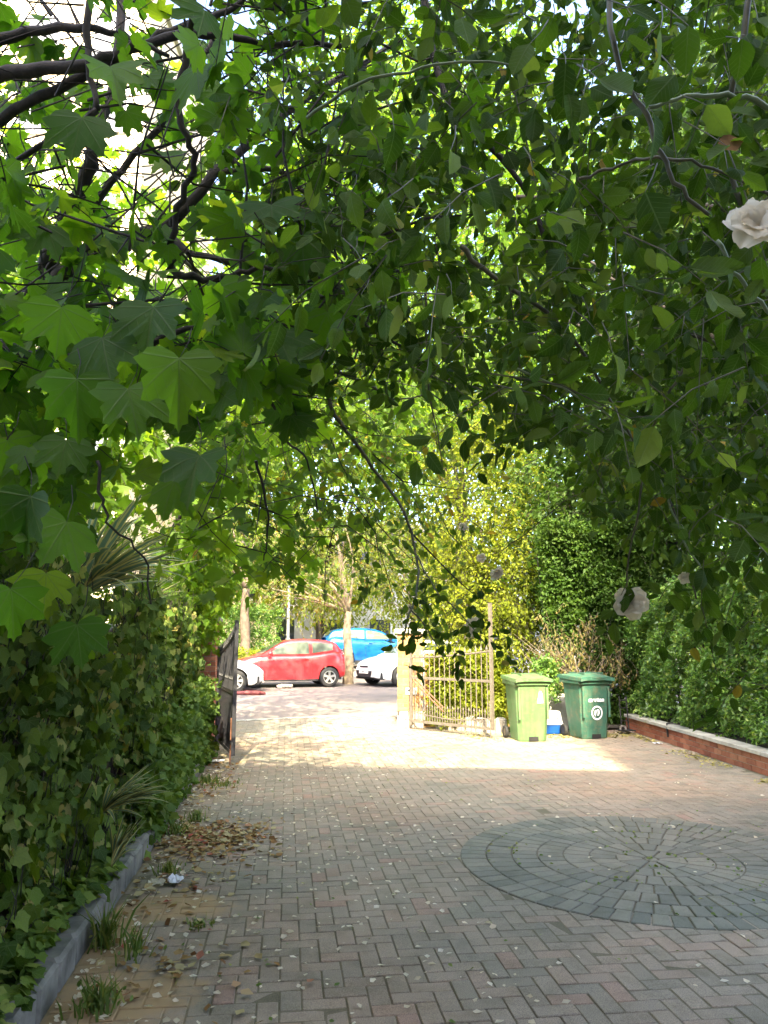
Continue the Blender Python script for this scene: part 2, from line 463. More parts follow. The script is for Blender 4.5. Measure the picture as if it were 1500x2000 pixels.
def mat_brick(name, stops, mott=0.3, speck=0.25, dirt=None, rough=0.85):
    m, nt, out = newmat(name)
    c = ramp(nt, rnd_node(nt), stops)
    wp = worldpos(nt)
    big = noise(nt, 0.55, 3, 0.55, vec=wp)
    c = mixc(nt, mott, c, mixc(nt, 1.0, c, ramp(nt, big, [(0.3, (0.55, 0.6, 0.6)), (0.7, (1.45, 1.3, 1.2))]), 'MULTIPLY'))
    hue = noise(nt, 0.38, 4, 0.6, vec=wp)
    c = mixc(nt, 1.0, c, ramp(nt, hue, [(0.36, (0.88, 0.95, 0.97)), (0.5, (1, 1, 1)), (0.66, (1.07, 0.97, 0.92))]), 'MULTIPLY')
    fine = noise(nt, 260, 2, 0.7, vec=wp)
    c = mixc(nt, speck, c, mixc(nt, 1.0, c, ramp(nt, fine, [(0.38, (0.35, 0.35, 0.35)), (0.62, (2.1, 2.05, 1.95))]), 'MULTIPLY'))
    stain = noise(nt, 5.0, 6, 0.7, vec=wp)
    c = mixc(nt, ramp(nt, stain, [(0.46, (0, 0, 0)), (0.72, (0.8, 0.8, 0.8))]), c, mixc(nt, 1.0, c, (0.62, 0.62, 0.56), 'MULTIPLY'))
    if dirt == 'kerbside':
        sp = N(nt, 'ShaderNodeSeparateXYZ'); nt.links.new(wp, sp.inputs[0])
        edge = math2(nt, 'MULTIPLY', math2(nt, 'SUBTRACT', 0.0, sp.outputs[0]), 0.9)      # swept soil lies along the planter kerb
        k = math2(nt, 'ADD', edge, math2(nt, 'MULTIPLY', math2(nt, 'SUBTRACT', noise(nt, 1.6, 5, 0.65, vec=wp), 0.5), 2.2))
        f = N(nt, 'ShaderNodeMapRange'); nt.links.new(k, f.inputs[0])
        f.inputs[1].default_value = 0.45; f.inputs[2].default_value = 1.0; f.inputs[4].default_value = 0.7
        c = mixc(nt, f.outputs[0], c, (0.22, 0.175, 0.11))
        ragged = math2(nt, 'MULTIPLY', math2(nt, 'SUBTRACT', noise(nt, 7.0, 6, 0.7, vec=wp), 0.5), 1.6)
        for (sx_, sy_, rx_, ry_) in ((-0.62, 5.12, 0.33, 0.26), (-0.72, 3.92, 0.36, 0.30), (-0.9, 4.6, 0.14, 0.7)):
            vm = N(nt, 'ShaderNodeVectorMath', operation='SUBTRACT'); nt.links.new(wp, vm.inputs[0]); vm.inputs[1].default_value = (sx_, sy_, 0)
            vs = N(nt, 'ShaderNodeVectorMath', operation='MULTIPLY'); nt.links.new(vm.outputs[0], vs.inputs[0]); vs.inputs[1].default_value = (1 / rx_, 1 / ry_, 0)
            vl = N(nt, 'ShaderNodeVectorMath', operation='LENGTH'); nt.links.new(vs.outputs[0], vl.inputs[0])
            q = math2(nt, 'ADD', vl.outputs['Value'], ragged)
            f = N(nt, 'ShaderNodeMapRange'); nt.links.new(q, f.inputs[0])
            f.inputs[1].default_value = 0.65; f.inputs[2].default_value = 1.15; f.inputs[3].default_value = 0.95; f.inputs[4].default_value = 0.0
            c = mixc(nt, f.outputs[0], c, (0.36, 0.25, 0.135))
    b1 = noise(nt, 190, 3, 0.7, vec=wp)
    principled(nt, out, c, rough, 0, 0.3, bump(nt, b1, 0.55, 0.004))
    return m


PAVE = [(0, (0.22, 0.20, 0.165)), (0.4, (0.255, 0.222, 0.184)), (0.75, (0.275, 0.235, 0.192)), (0.95, (0.28, 0.222, 0.18)), (1, (0.285, 0.20, 0.165))]
M['paver'] = mat_brick('drive_paver', PAVE, 0.55, 0.42, 'kerbside')
M['sett'] = mat_brick('circle_sett', [(0, (0.14, 0.145, 0.125)), (0.5, (0.17, 0.172, 0.148)), (1, (0.205, 0.20, 0.165))], 0.35, 0.3)
M['joint'] = mat_brick('jointing_sand', [(0, (0.135, 0.12, 0.085)), (1, (0.135, 0.12, 0.085))], 0.4, 0.4, 'kerbside')
M['red_brick'] = mat_brick('red_brick', [(0, (0.25, 0.085, 0.055)), (0.5, (0.31, 0.115, 0.07)), (1, (0.37, 0.16, 0.10))], 0.25, 0.2)
M['yellow_brick'] = mat_brick('buff_brick', [(0, (0.30, 0.165, 0.07)), (0.5, (0.36, 0.21, 0.09)), (1, (0.42, 0.27, 0.12))], 0.2, 0.2)


def mat_asphalt():
    m, nt, out = newmat('asphalt')
    wp = worldpos(nt)
    c = ramp(nt, noise(nt, 0.5, 5, 0.6, vec=wp), [(0.3, (0.15, 0.128, 0.122)), (0.7, (0.21, 0.178, 0.165))])
    c = mixc(nt, 0.4, c, mixc(nt, 1.0, c, ramp(nt, noise(nt, 120, 2, 0.7, vec=wp), [(0.35, (0.4, 0.4, 0.4)), (0.65, (1.9, 1.9, 1.9))]), 'MULTIPLY'))
    principled(nt, out, c, 0.85, 0, 0.3, bump(nt, noise(nt, 150, 3, vec=wp), 0.6, 0.006))
    return m


M['asphalt'] = mat_asphalt()
M['earth'] = mat_plain('ground_earth', (0.09, 0.075, 0.05), 0.95, var=0.4, scale=0.7, bmp=0.5, bscale=8)
M['footway'] = mat_plain('footway_slab', (0.26, 0.24, 0.22), 0.9, var=0.2, scale=2, bmp=0.3)


# ------------------------------------------------------------------ leaf templates: (verts, tris); x along the midrib, y across
def fan(half, zf, centre=(0.18, 0.0)):
    pts = list(half) + [(x, -y) for x, y in reversed(half) if abs(y) > 1e-6]
    V = [(centre[0], centre[1], zf(*centre))] + [(x, y, zf(x, y)) for x, y in pts]
    n = len(pts)
    F = [(0, 1 + i, 1 + (i + 1) % n) for i in range(n)]
    return np.array(V), np.array(F)


MAPLE_H = [(1.0, 0), (0.87, 0.06), (0.83, 0.16), (0.71, 0.15), (0.60, 0.23), (0.66, 0.37), (0.76, 0.47), (0.75, 0.61), (0.60, 0.57), (0.47, 0.61), (0.36, 0.49),
           (0.31, 0.61), (0.17, 0.74), (0.07, 0.59), (-0.06, 0.52), (-0.14, 0.30), (-0.08, 0.09), (0.0, 0.0)]
IVY_H = [(1.0, 0), (0.72, 0.19), (0.54, 0.33), (0.46, 0.55), (0.24, 0.46), (0.02, 0.48), (-0.13, 0.36), (-0.16, 0.16), (0.0, 0.0)]
MAPLE = [fan(MAPLE_H, lambda x, y: 0.10 * abs(y) - 0.28 * (x * x * 0.6 + y * y)),
         fan(MAPLE_H, lambda x, y: -0.05 * abs(y) - 0.18 * x * x + 0.15 * x * y),
         fan(MAPLE_H, lambda x, y: 0.22 * abs(y) - 0.45 * max(0, x - 0.3) ** 2),
         fan([(x * (1 + 0.08 * math.sin(9 * y)), y * 0.86) for x, y in MAPLE_H], lambda x, y: 0.35 * abs(y) - 0.5 * x * x),
         fan([(x * 0.9, y * (1.08 + 0.06 * math.sin(14 * x))) for x, y in MAPLE_H], lambda x, y: -0.35 * y * y + 0.25 * x * y - 0.2 * max(0, x) ** 3)]
MAPLE_FAR = [fan([(1, 0), (0.6, 0.14), (0.68, 0.52), (0.25, 0.36), (0.05, 0.6), (-0.1, 0.25)], lambda x, y: 0.12 * abs(y) - 0.25 * x * x)]
IVY = [fan(IVY_H, lambda x, y: 0.12 * abs(y) - 0.25 * x * x), fan(IVY_H, lambda x, y: -0.1 * y * y - 0.1 * x + 0.2 * x * y)]


def ovate(w, fold, droop, n=5, bend=0.0):
    V, F = [], []
    us = np.linspace(0, 1, n + 1)
    for u in us:
        h = w * math.sin(math.pi * u ** 0.85) ** 0.8 if 0 < u < 1 else 0.0
        z = -droop * u * u
        V += [(u, h, z + fold * h), (u, 0, z), (u, -h, z + fold * h * 0.8 + bend * u)]
    for i in range(n):
        a = 3 * i
        for k in (0, 1):
            F += [(a + k, a + k + 1, a + k + 4), (a + k, a + k + 4, a + k + 3)]
    return np.array(V), np.array(F)


OVATE = [ovate(0.30, 0.25, 0.12), ovate(0.27, 0.55, 0.25), ovate(0.34, 0.1, 0.05, bend=0.06), ovate(0.31, 0.4, 0.45, 6, 0.12), ovate(0.25, 0.75, -0.15, 6), ovate(0.33, -0.2, 0.3, 6, -0.15)]
for V_, _f in OVATE:            # wavy, slightly nibbled margins
    e_ = np.abs(V_[:, 1]) > 1e-6
    V_[e_, 1] *= 1 + 0.10 * rng.normal(size=e_.sum()); V_[e_, 2] += 0.025 * rng.normal(size=e_.sum())
OVATE_S = [ovate(0.29, 0.3, 0.15, 3)]
LENS = [(np.array([(0, 0, 0), (0.45, 0.27, 0.07), (1, 0, -0.1), (0.45, -0.27, 0.07)]), np.array([(0, 2, 1), (0, 3, 2)]))]
FLAKE = [(np.array([(0, 0, 0.02), (0.3, 0.3, 0.1), (0.8, 0.26, 0.02), (1, 0, 0.09), (0.5, -0.32, 0.14)]), np.array([(0, 2, 1), (0, 3, 2), (0, 4, 3)]))]


def rot_from(t, n):
    """rows of orthonormal frames: columns tip, side, normal"""
    t = t / np.linalg.norm(t, axis=1, keepdims=True)
    n = n - t * np.sum(t * n, axis=1, keepdims=True)
    ln = np.linalg.norm(n, axis=1, keepdims=True)
    n = np.where(ln < 1e-5, np.array([[0.3, 0.5, 0.8]]), n / np.maximum(ln, 1e-5))
    b = np.cross(n, t)
    return np.stack([t, b, n], axis=2)


def tri_mesh(name, V, F, mat, uv=None, smooth=True):
    me = bpy.data.meshes.new(name)
    me.vertices.add(len(V)); me.vertices.foreach_set('co', np.ascontiguousarray(V, np.float32).ravel())
    me.loops.add(len(F) * 3); me.loops.foreach_set('vertex_index', np.ascontiguousarray(F, np.int32).ravel())
    me.polygons.add(len(F)); me.polygons.foreach_set('loop_start', np.arange(0, len(F) * 3, 3, dtype=np.int32))
    if smooth: me.polygons.foreach_set('use_smooth', np.ones(len(F), bool))
    if uv is not None:
        l = me.uv_layers.new(name='UVMap')
        l.data.foreach_set('uv', np.ascontiguousarray(uv[np.asarray(F).ravel()], np.float32).ravel())
    me.materials.append(mat)
    me.update(); me.validate()
    return me


class Leaves:
    """collects leaves; the largest in the picture become parts of their own, the rest one mesh"""

    def __init__(s): s.P = []; s.T = []; s.Nn = []; s.S = []

    def add(s, P, T, Nn, S):
        s.P.append(np.asarray(P)); s.T.append(np.asarray(T)); s.Nn.append(np.asarray(Nn)); s.S.append(np.asarray(S))

    def finish(s, parent, tmpl, mat, part='leaf', mass='foliage', singles=300, uv=True):
        P = np.concatenate(s.P); T = np.concatenate(s.T); Nn = np.concatenate(s.Nn); S = np.concatenate(s.S)
        Fm = rot_from(T, Nn)
        off = np.array(worldloc(parent))
        k = rng.integers(0, len(tmpl), len(P))
        px, py, z = proj(P)
        vis = (px > 0) & (px < 1500) & (py > 0) & (py < 2000) & (z > 0.3)
        score = np.where(vis, S / np.maximum(z, 0.3), 0) * (0.6 + 0.4 * np.abs(np.einsum('ij,ij->i', Fm[:, :, 2], (P - CC) / np.linalg.norm(P - CC, axis=1, keepdims=True))))
        order = np.argsort(-score)
        single = order[:singles] if singles else order[:0]
        if singles: single = single[score[single] > 0]
        mask = np.ones(len(P), bool); mask[single] = False
        meshes = [tri_mesh(part, t[0], t[1], mat, t[0][:, :2] if uv else None) for t in tmpl] if singles else []
        for i in single:
            o = link(part, meshes[k[i]], parent)
            m = np.eye(4); m[:3, :3] = Fm[i] * S[i]; m[:3, 3] = P[i] - off
            o.matrix_local = Matrix(m.tolist())
        Vs, Fs, Us, b = [], [], [], 0
        for ti, (tv, tf) in enumerate(tmpl):
            idx = np.nonzero(mask & (k == ti))[0]
            if len(idx) == 0: continue
            V = np.einsum('nij,vj->nvi', Fm[idx] * S[idx][:, None, None], tv) + (P[idx] - off)[:, None, :]
            Vs.append(V.reshape(-1, 3))
            Fs.append((tf[None] + (b + np.arange(len(idx)) * len(tv))[:, None, None]).reshape(-1, 3))
            Us.append(np.tile(tv[:, :2], (len(idx), 1)))
            b += len(idx) * len(tv)
        if Vs:
            o = link(mass, tri_mesh(mass, np.concatenate(Vs), np.concatenate(Fs), mat, np.concatenate(Us) if uv else None), parent)
            o['kind'] = 'stuff'
            return o


class Twigs:
    """thin three-sided tubes, joined"""

    def __init__(s): s.V = []; s.F = []; s.b = 0

    def add(s, A, B, C, r):
        """quadratic path A,B,C (n,3) radius r"""
        n = len(A)
        if n == 0: return
        t = C - A
        t = t / np.maximum(np.linalg.norm(t, axis=1, keepdims=True), 1e-6)
        u = np.cross(t, np.array([[0.31, 0.52, 0.8]])); u /= np.maximum(np.linalg.norm(u, axis=1, keepdims=True), 1e-6)
        w = np.cross(t, u)
        rings = []
        for q, (X, k) in enumerate(((A, 1.0), (B, 0.8), (C, 0.35))):
            for a in range(3):
                an = 2 * math.pi * a / 3
                rings.append(X + (u * math.cos(an) + w * math.sin(an)) * (np.asarray(r) * k)[:, None])
        V = np.stack(rings, 1).reshape(-1, 3)
        f = []
        for q in range(2):
            for a in range(3):
                c = (a + 1) % 3
                f += [(q * 3 + a, q * 3 + c, q * 3 + 3 + c), (q * 3 + a, q * 3 + 3 + c, q * 3 + 3 + a)]
        F = (np.array(f)[None] + (s.b + np.arange(n) * 9)[:, None, None]).reshape(-1, 3)
        s.V.append(V); s.F.append(F); s.b += n * 9

    def finish(s, parent, mat, name='twigs'):
        if not s.V: return
        off = np.array(worldloc(parent))
        o = link(name, tri_mesh(name, np.concatenate(s.V) - off, np.concatenate(s.F), mat), parent)
        o['kind'] = 'stuff'
        return o


def unit(v): return v / np.maximum(np.linalg.norm(v, axis=-1, keepdims=True), 1e-9)


TAN = math.tan(SUN_EL)
UX, UY = math.sin(SUN_AZ), math.cos(SUN_AZ)


def sun_keep(P):  # crown shape cut so that sun reaches the drive and street
    """shoots thinned along the sun rays to light the gateway: probability that a shoot exists"""
    gx = P[:, 0] + UX * P[:, 2] / TAN
    gy = P[:, 1] + UY * P[:, 2] / TAN
    k = np.ones(len(P))
    k = np.where((gx > 0.6) & (gx < 4.4) & (gy > 9.0) & (gy < 16.5), 0.02, k)
    k = np.where((gx > -1.0) & (gx <= 0.8 + 0.35 * np.sin(gy * 2.1)) & (gy > 9.5) & (gy < 17), 0.6, k)
    k = np.where((gx > -3.0) & (gx < 2.0) & (gy > 17) & (gy < 28), 0.4, k)
    k = np.where((gx >= 2.0) & (gx < 4.0) & (gy > 16.5) & (gy < 30), 0.85, k)
    dy = 16.6 - P[:, 1]                                    # likewise thinned where they would shade the golden tree
    zt = P[:, 2] - dy / UY * TAN
    xt = P[:, 0] + dy / UY * UX
    k = np.where((dy > 0.6) & (xt > 2.6) & (xt < 6.2) & (zt > 0.3) & (zt < 7.0), 0.06, k)
    return k


def shoots(L, TW, P, D, length, nleaf, size, droop=0.3, hang=0.6, up=0.7, tr=0.0025, spread=0.6):
    """leafy shoots starting at P along D"""
    n = len(P)
    if n == 0: return
    D = unit(D)
    ln = length[0] + (length[1] - length[0]) * rng.random(n)
    mid = P + D * (ln * 0.5)[:, None] + np.array([0, 0, -1.0]) * (droop * ln * 0.25)[:, None]
    end = P + D * ln[:, None] + np.array([0, 0, -1.0]) * (droop * ln)[:, None]
    if TW is not None: TW.add(P, mid, end, np.full(n, tr))
    for j in range(nleaf):
        s = (j + 0.6 + 0.5 * rng.random(n)) / nleaf
        s = np.minimum(s, 1.0)[:, None]
        Q = P * (1 - s) ** 2 + 2 * mid * s * (1 - s) + end * s * s
        side = unit(np.cross(D, rng.normal(size=(n, 3)))) * (1 if j % 2 else -1)
        T = unit(D * 0.5 + side * spread + rng.normal(size=(n, 3)) * 0.35 + np.array([0, 0, -hang]))
        Nn = unit(rng.normal(size=(n, 3)) * 0.75 + np.array([0, 0, up]))
        S = size[0] + (size[1] - size[0]) * rng.random(n) ** 1.3
        if TW is not None: Q2 = Q + T * (S * 0.22)[:, None]
        else: Q2 = Q
        L.add(Q2, T, Nn, S)


def branch(parent, pts, r0, r1, mat, name='branch', n=7, jitter=0.0, sub=4):
    """smooth tapered limb through world points"""
    P = [Vector(p) for p in pts]
    out = []
    for i in range(len(P) - 1):
        a, b, c, d = P[max(i - 1, 0)], P[i], P[i + 1], P[min(i + 2, len(P) - 1)]
        for k in range(sub):
            t = k / sub
            out.append(0.5 * ((2 * b) + (c - a) * t + (2 * a - 5 * b + 4 * c - d) * t * t + (3 * b - a - 3 * c + d) * t ** 3))
    out.append(P[-1])
    m = len(out)
    if jitter:
        for i in range(1, m - 1): out[i] = out[i] + Vector(rng.normal(size=3) * jitter)
    rad = [r0 + (r1 - r0) * (i / (m - 1)) ** 0.8 for i in range(m)]
    rad = [r * (1 + 0.08 * random.uniform(-1, 1)) for r in rad]
    return MB().tube(out, rad, n).build(name, mat, parent, smooth=True)


def px_path(l):
    a = np.array(l, float)
    return [tuple(q) for q in at(a[:, 0], a[:, 1], a[:, 2])]

# ================================================================== THE SETTING
A0 = np.array([0.5, 16.65]); AD = np.array([0.946, 0.323]); AN = np.array([-0.323, 0.946])


def road_z(x, y):
    d = (np.array([x, y]) - A0) @ AN
    return 0.006 + 0.0165 * min(max(d, 0), 10)


def onroad(x, y):
    """point of the road seen at a photo position"""
    z = 0.1
    for _ in range(6):
        p = gnd(x, y, z); z = road_z(p[0], p[1])
    return gnd(x, y, z)


g = MB()
g.add([(-600, -600, -0.07), (600, -600, -0.07), (600, 900, -0.07), (-600, 900, -0.07)], [(0, 1, 2, 3)])
tag(g.build('ground', M['earth']), kind='structure')


def strip(name, mat, s0, s1, d0, d1, zf, nd=1):
    b = MB()
    rows = []
    for i in range(nd + 1):
        d = d0 + (d1 - d0) * i / nd
        rows.append([tuple(list(A0 + AD * s + AN * d) + [zf(d)]) for s in (s0, s1)])
    b.grid(rows)
    return tag(b.build(name, mat), kind='structure')


strip('road', M['asphalt'], -60, 60, 0.06, 13.2, lambda d: 0.006 + 0.0165 * min(d, 10), 20)
bank_z = 0.52
b = MB()
for s0, s1 in ((-60, 60),):
    rows = [[tuple(list(A0 + AD * s + AN * d) + [z]) for s in (s0, s1)] for d, z in ((13.2, 0.17), (13.3, 0.30), (14.0, 0.36), (15.2, bank_z), (40, bank_z + 0.3))]
    b.grid(rows)
tag(b.build('raised_verge', M['footway']), kind='structure')
# footways each side of the crossing, a hand's breadth below nothing: slabs at drive level
b = MB()
b.add([(-20, 13.2, -0.004), (-1.1, 13.2, -0.004), (-0.95, 16.1, -0.004), (-20, 9.6, -0.004)], [(0, 1, 2, 3)])
b.add([(2.6, 15.1, -0.004), (20, 12.5, -0.004), (20, 23.1, -0.004), (2.25, 17.15, -0.004)], [(0, 1, 2, 3)])
tag(b.build('footway', M['footway']), kind='structure')

# dropped kerb stones along the crossing
ks = empty('dropped_kerb', (float(A0[0]), float(A0[1]), 0)); tag(ks, kind='structure')
for i in range(-5, 6):
    c = A0 + AD * (i * 0.915)
    MB().cbox((c[0], c[1], -0.03), (0.905, 0.13, 0.09), 0.012, math.atan2(AD[1], AD[0])).build('kerb_stone', M['concrete'], ks)

# ------------------------------------------------------------------ driveway: herringbone block paving
drive = empty('driveway', (2.5, 6, 0)); tag(drive, kind='structure')
b = MB(); b.add([(-1.02, -4.2, -0.005), (6.6, -4.2, -0.005), (6.6, 15.2, -0.005), (-1.02, 15.2, -0.005)], [(0, 1, 2, 3)])
b.add([(-1.02, 15.2, -0.005), (2.4, 15.2, -0.005), (2.4, 17.22, -0.005), (-1.02, 16.05, -0.005)], [(0, 1, 2, 3)])
b.build('joint_bed', M['joint'], drive)
CX, CY, CR = 2.70, 5.72, 1.40
W = 0.1
brk = []
for iy in range(-42, 172):
    for ix in range(-12, 68):
        c = (ix - iy) % 4
        if c == 0: x, y, dx, dy = ix * W + W, iy * W + W / 2, 2 * W, W
        elif c == 3: x, y, dx, dy = ix * W + W / 2, iy * W + W, W, 2 * W
        else: continue
        if x - dx / 2 < -1.03 or x > 6.55: continue
        if (np.array([x, y]) - A0) @ AN > -0.17: continue
        if y > 15.1 and x > 2.3: continue
        if (x - CX) ** 2 + (y - CY) ** 2 < (CR - 0.13) ** 2: continue
        wall_x = 5.60 + (y - 8.3) * 0.085
        if x + dx / 2 > wall_x + 0.1: continue
        brk.append((x, y, dx > dy))
pv_mesh = [MB().cbox((0, 0, -0.02), (2 * W - 0.006, W - 0.006, 0.04), 0.0035).mesh('brick', M['paver']) for _ in range(1)][0]
BR = np.array([(x, y) for x, y, _ in brk])
bx, by, bz = proj(np.c_[BR, np.zeros(len(BR))])
vis = (bx > -20) & (bx < 1520) & (by < 2010) & (bz > 0.5)
order = np.argsort(np.where(vis, bz, 1e6))[:300]
one = set(int(i) for i in order)
rest = MB()
for i, (x, y, hor) in enumerate(brk):
    zz = 0.0025 * math.sin(3.1 * x + 1.3 * y) + random.uniform(-0.0026, 0.0026)
    ra = random.gauss(0, 0.006)
    if i in one:
        o = link('brick', pv_mesh, drive)
        o.location = (x - 2.5, y - 6, zz)
        o.rotation_euler = (random.gauss(0, 0.006), random.gauss(0, 0.006), (0 if hor else math.pi / 2) + ra)
    else:
        rest.cbox((x + random.gauss(0, .0008), y + random.gauss(0, .0008), -0.02 + zz), (2 * W - 0.006, W - 0.006, 0.04), 0.0035, (0 if hor else math.pi / 2) + ra)
rest.build('distant_bricks', M['paver'], drive)['kind'] = 'stuff'

# ------------------------------------------------------------------ circle of grey setts
circ = empty('paving_circle', (CX, CY, 0)); tag(circ, kind='structure')
b = MB(); b.lathe([(0.0, 0.0), (CR, 0.0), (CR, -0.02)], (CX, CY, -0.004), n=72); b.build('joint_bed', M['joint'], circ)
nr = 7
for k in range(nr):
    r0, r1 = (0.055 + (CR - 0.055) * k / nr, 0.055 + (CR - 0.055) * (k + 1) / nr)
    n = max(6, int(2 * math.pi * (r0 + r1) / 2 / 0.108))
    off = random.random()
    g0 = 0.0045
    for i in range(n):
        a0 = 2 * math.pi * (i + off) / n; a1 = 2 * math.pi * (i + 1 + off) / n
        am = (a0 + a1) / 2
        zt = 0.007 + random.uniform(-0.002, 0.002)
        V = []
        for z, kk in ((-0.03, 0), (zt - 0.005, 0), (zt, 0.005)):
            for (r, s) in ((r0 + g0 + kk, -1), (r1 - g0 * 0.6 - kk, -1), (r1 - g0 * 0.6 - kk, 1), (r0 + g0 + kk, 1)):
                hw = (a1 - a0) / 2 * r - 0.0045 - kk
                V.append((r * math.cos(am) - s * hw * math.sin(am), r * math.sin(am) + s * hw * math.cos(am), z))
        F = [(8, 9, 10, 11)]
        for q in range(2):
            for e in range(4): F.append((q * 4 + e, q * 4 + (e + 1) % 4, q * 4 + 4 + (e + 1) % 4, q * 4 + 4 + e))
        MB().add(V, F).build('sett', M['sett'], circ, world=False)
b = MB(); b.lathe([(0.0, 0.006), (0.045, 0.006), (0.05, 0.0), (0.05, -0.03)], (CX, CY, 0), n=12); b.build('centre_stone', M['sett'], circ)

# ------------------------------------------------------------------ left planter: kerb, bed, wall
kl = empty('planter_kerb', (-1.06, 6.5, 0)); tag(kl, 'grey concrete block kerb edging the ivy bed beside the drive', 'kerb')
y = 1.6
while y < 12.0:
    l = 0.30
    MB().cbox((-1.07 + random.uniform(-.006, .006) - 0.012 * max(0, y - 9), y + l / 2, 0.035), (0.125, l - 0.008, 0.22 + random.uniform(-.006, .006)), 0.018, random.gauss(0, 0.006)).build('kerb_block', M['kerb'], kl)
    y += l
b = MB(); b.grid([[(-1.13, yy, 0.11 + 0.02 * math.sin(yy * 3)), (-1.5, yy, 0.2 + 0.03 * math.sin(yy * 2)), (-4.5, yy, 0.15)] for yy in np.linspace(-3, 12.1, 30)], True)
tag(b.build('planting_bed', M['soil']), kind='structure')
gw = empty('garden_wall', (-1.85, 5, 0)); tag(gw, 'dark garden wall buried under ivy on the left', 'wall')
MB().box((-1.9, 5.0, 0.85), (0.2, 14.2, 1.7)).build('wall_face', M['mortar'], gw)
MB().box((-1.9, 5.0, 1.73), (0.28, 14.3, 0.06)).build('coping', M['concrete'], gw)


# ------------------------------------------------------------------ brickwork helper
def brick_wall(parent, p0, p1, z0, courses, th, mat, bl=0.215, bh=0.065, jt=0.01, core=True, name='brick'):
    p0 = np.array(p0, float); p1 = np.array(p1, float)
    d = p1 - p0; ln = np.linalg.norm(d); d = d / ln; ang = math.atan2(d[1], d[0])
    if core:
        c = (p0 + p1) / 2
        MB().box((c[0], c[1], z0 + courses * (bh + jt) / 2 - 0.005), (ln - 0.012, th - 0.016, courses * (bh + jt) - 0.012), ang).build('mortar_core', M['mortar'], parent)
    meshes = {}
    off = Vector(worldloc(parent))
    for c in range(courses):
        s = -(bl + jt) / 2 if c % 2 else 0.0
        while s < ln - 0.02:
            a, e = max(s, 0), min(s + bl, ln)
            s += bl + jt
            if e - a < 0.03: continue
            key = round(e - a, 2)
            if key not in meshes: meshes[key] = MB().cbox((0, 0, 0), (e - a, th, bh), 0.004).mesh('brick', mat)
            q = p0 + d * (a + e) / 2
            o = link(name, meshes[key], parent)
            o.location = Vector((q[0], q[1], z0 + c * (bh + jt) + bh / 2)) - off
            o.rotation_euler = (0, 0, ang + random.gauss(0, 0.004))


# low wall on the right
WR0, WR1 = (5.60 + (3.0 - 8.3) * 0.085 + 0.1, 3.0), (6.10 + 0.1, 13.75)
lw = empty('low_brick_wall', (WR1[0], 9, 0)); tag(lw, 'low red brick wall with pale coping in front of the right hedge', 'wall')
brick_wall(lw, WR0, WR1, 0.0, 3, 0.1, M['red_brick'])
for i in range(18):
    t0, t1 = i / 18, (i + 1) / 18
    p = np.array(WR0) + (np.array(WR1) - np.array(WR0)) * ((t0 + t1) / 2)
    ln = np.linalg.norm(np.array(WR1) - np.array(WR0)) / 18
    MB().cbox((p[0] + 0.03, p[1], 0.25), (ln - 0.006, 0.22, 0.05), 0.008, math.atan2(WR1[1] - WR0[1], WR1[0] - WR0[0]) + random.gauss(0, .004)).build('coping_stone', M['concrete'], lw)
b = MB(); b.grid([[(5.75 + (yy - 8.3) * .085, yy, 0.23), (6.3 + (yy - 8.3) * .085, yy, 0.30 + .03 * math.sin(yy * 4)), (14, yy, 0.3)] for yy in np.linspace(1, 13.6, 26)])
b.add([(3.9, 13.75, 0.02), (6.3, 13.6, 0.05), (14, 13.6, 0.3), (14, 17, 0.3), (3.9, 17, 0.05)], [(0, 1, 2, 3, 4)])
tag(b.build('hedge_bed', M['soil']), kind='structure')

def text_part(name, body, size, mat, parent, loc, rot, shear=0.0, offset=0.0, extrude=0.001):
    cu = bpy.data.curves.new(name, 'FONT'); cu.body = body; cu.size = size; cu.extrude = extrude; cu.align_x = 'CENTER'; cu.shear = shear; cu.offset = offset
    tmp = bpy.data.objects.new(name, cu); COL.objects.link(tmp)
    bpy.context.view_layer.update()
    me = bpy.data.meshes.new_from_object(tmp.evaluated_get(bpy.context.evaluated_depsgraph_get()))
    bpy.data.objects.remove(tmp); bpy.data.curves.remove(cu)
    me.name = name; me.materials.clear(); me.materials.append(mat)
    o = link(name, me, parent); o.location = loc; o.rotation_euler = rot
    return o


# ------------------------------------------------------------------ gate piers
pl = empty('gate_pillar', (-1.36, 12.75, 0)); tag(pl, 'red brick gate pillar half hidden by ivy beside the open sheet gate', 'gate pillar')
for (q0, q1) in (((-1.62, 12.55), (-1.10, 12.55)), ((-1.155, 12.605), (-1.155, 13.0))):
    brick_wall(pl, q0, q1, 0, 25, 0.105, M['red_brick'])
MB().box((-1.36, 12.8, 0.93), (0.36, 0.36, 1.86)).build('pillar_core', M['mortar'], pl)
MB().cbox((-1.36, 12.78, 1.915), (0.62, 0.62, 0.08), 0.02).build('cap', M['concrete'], pl)

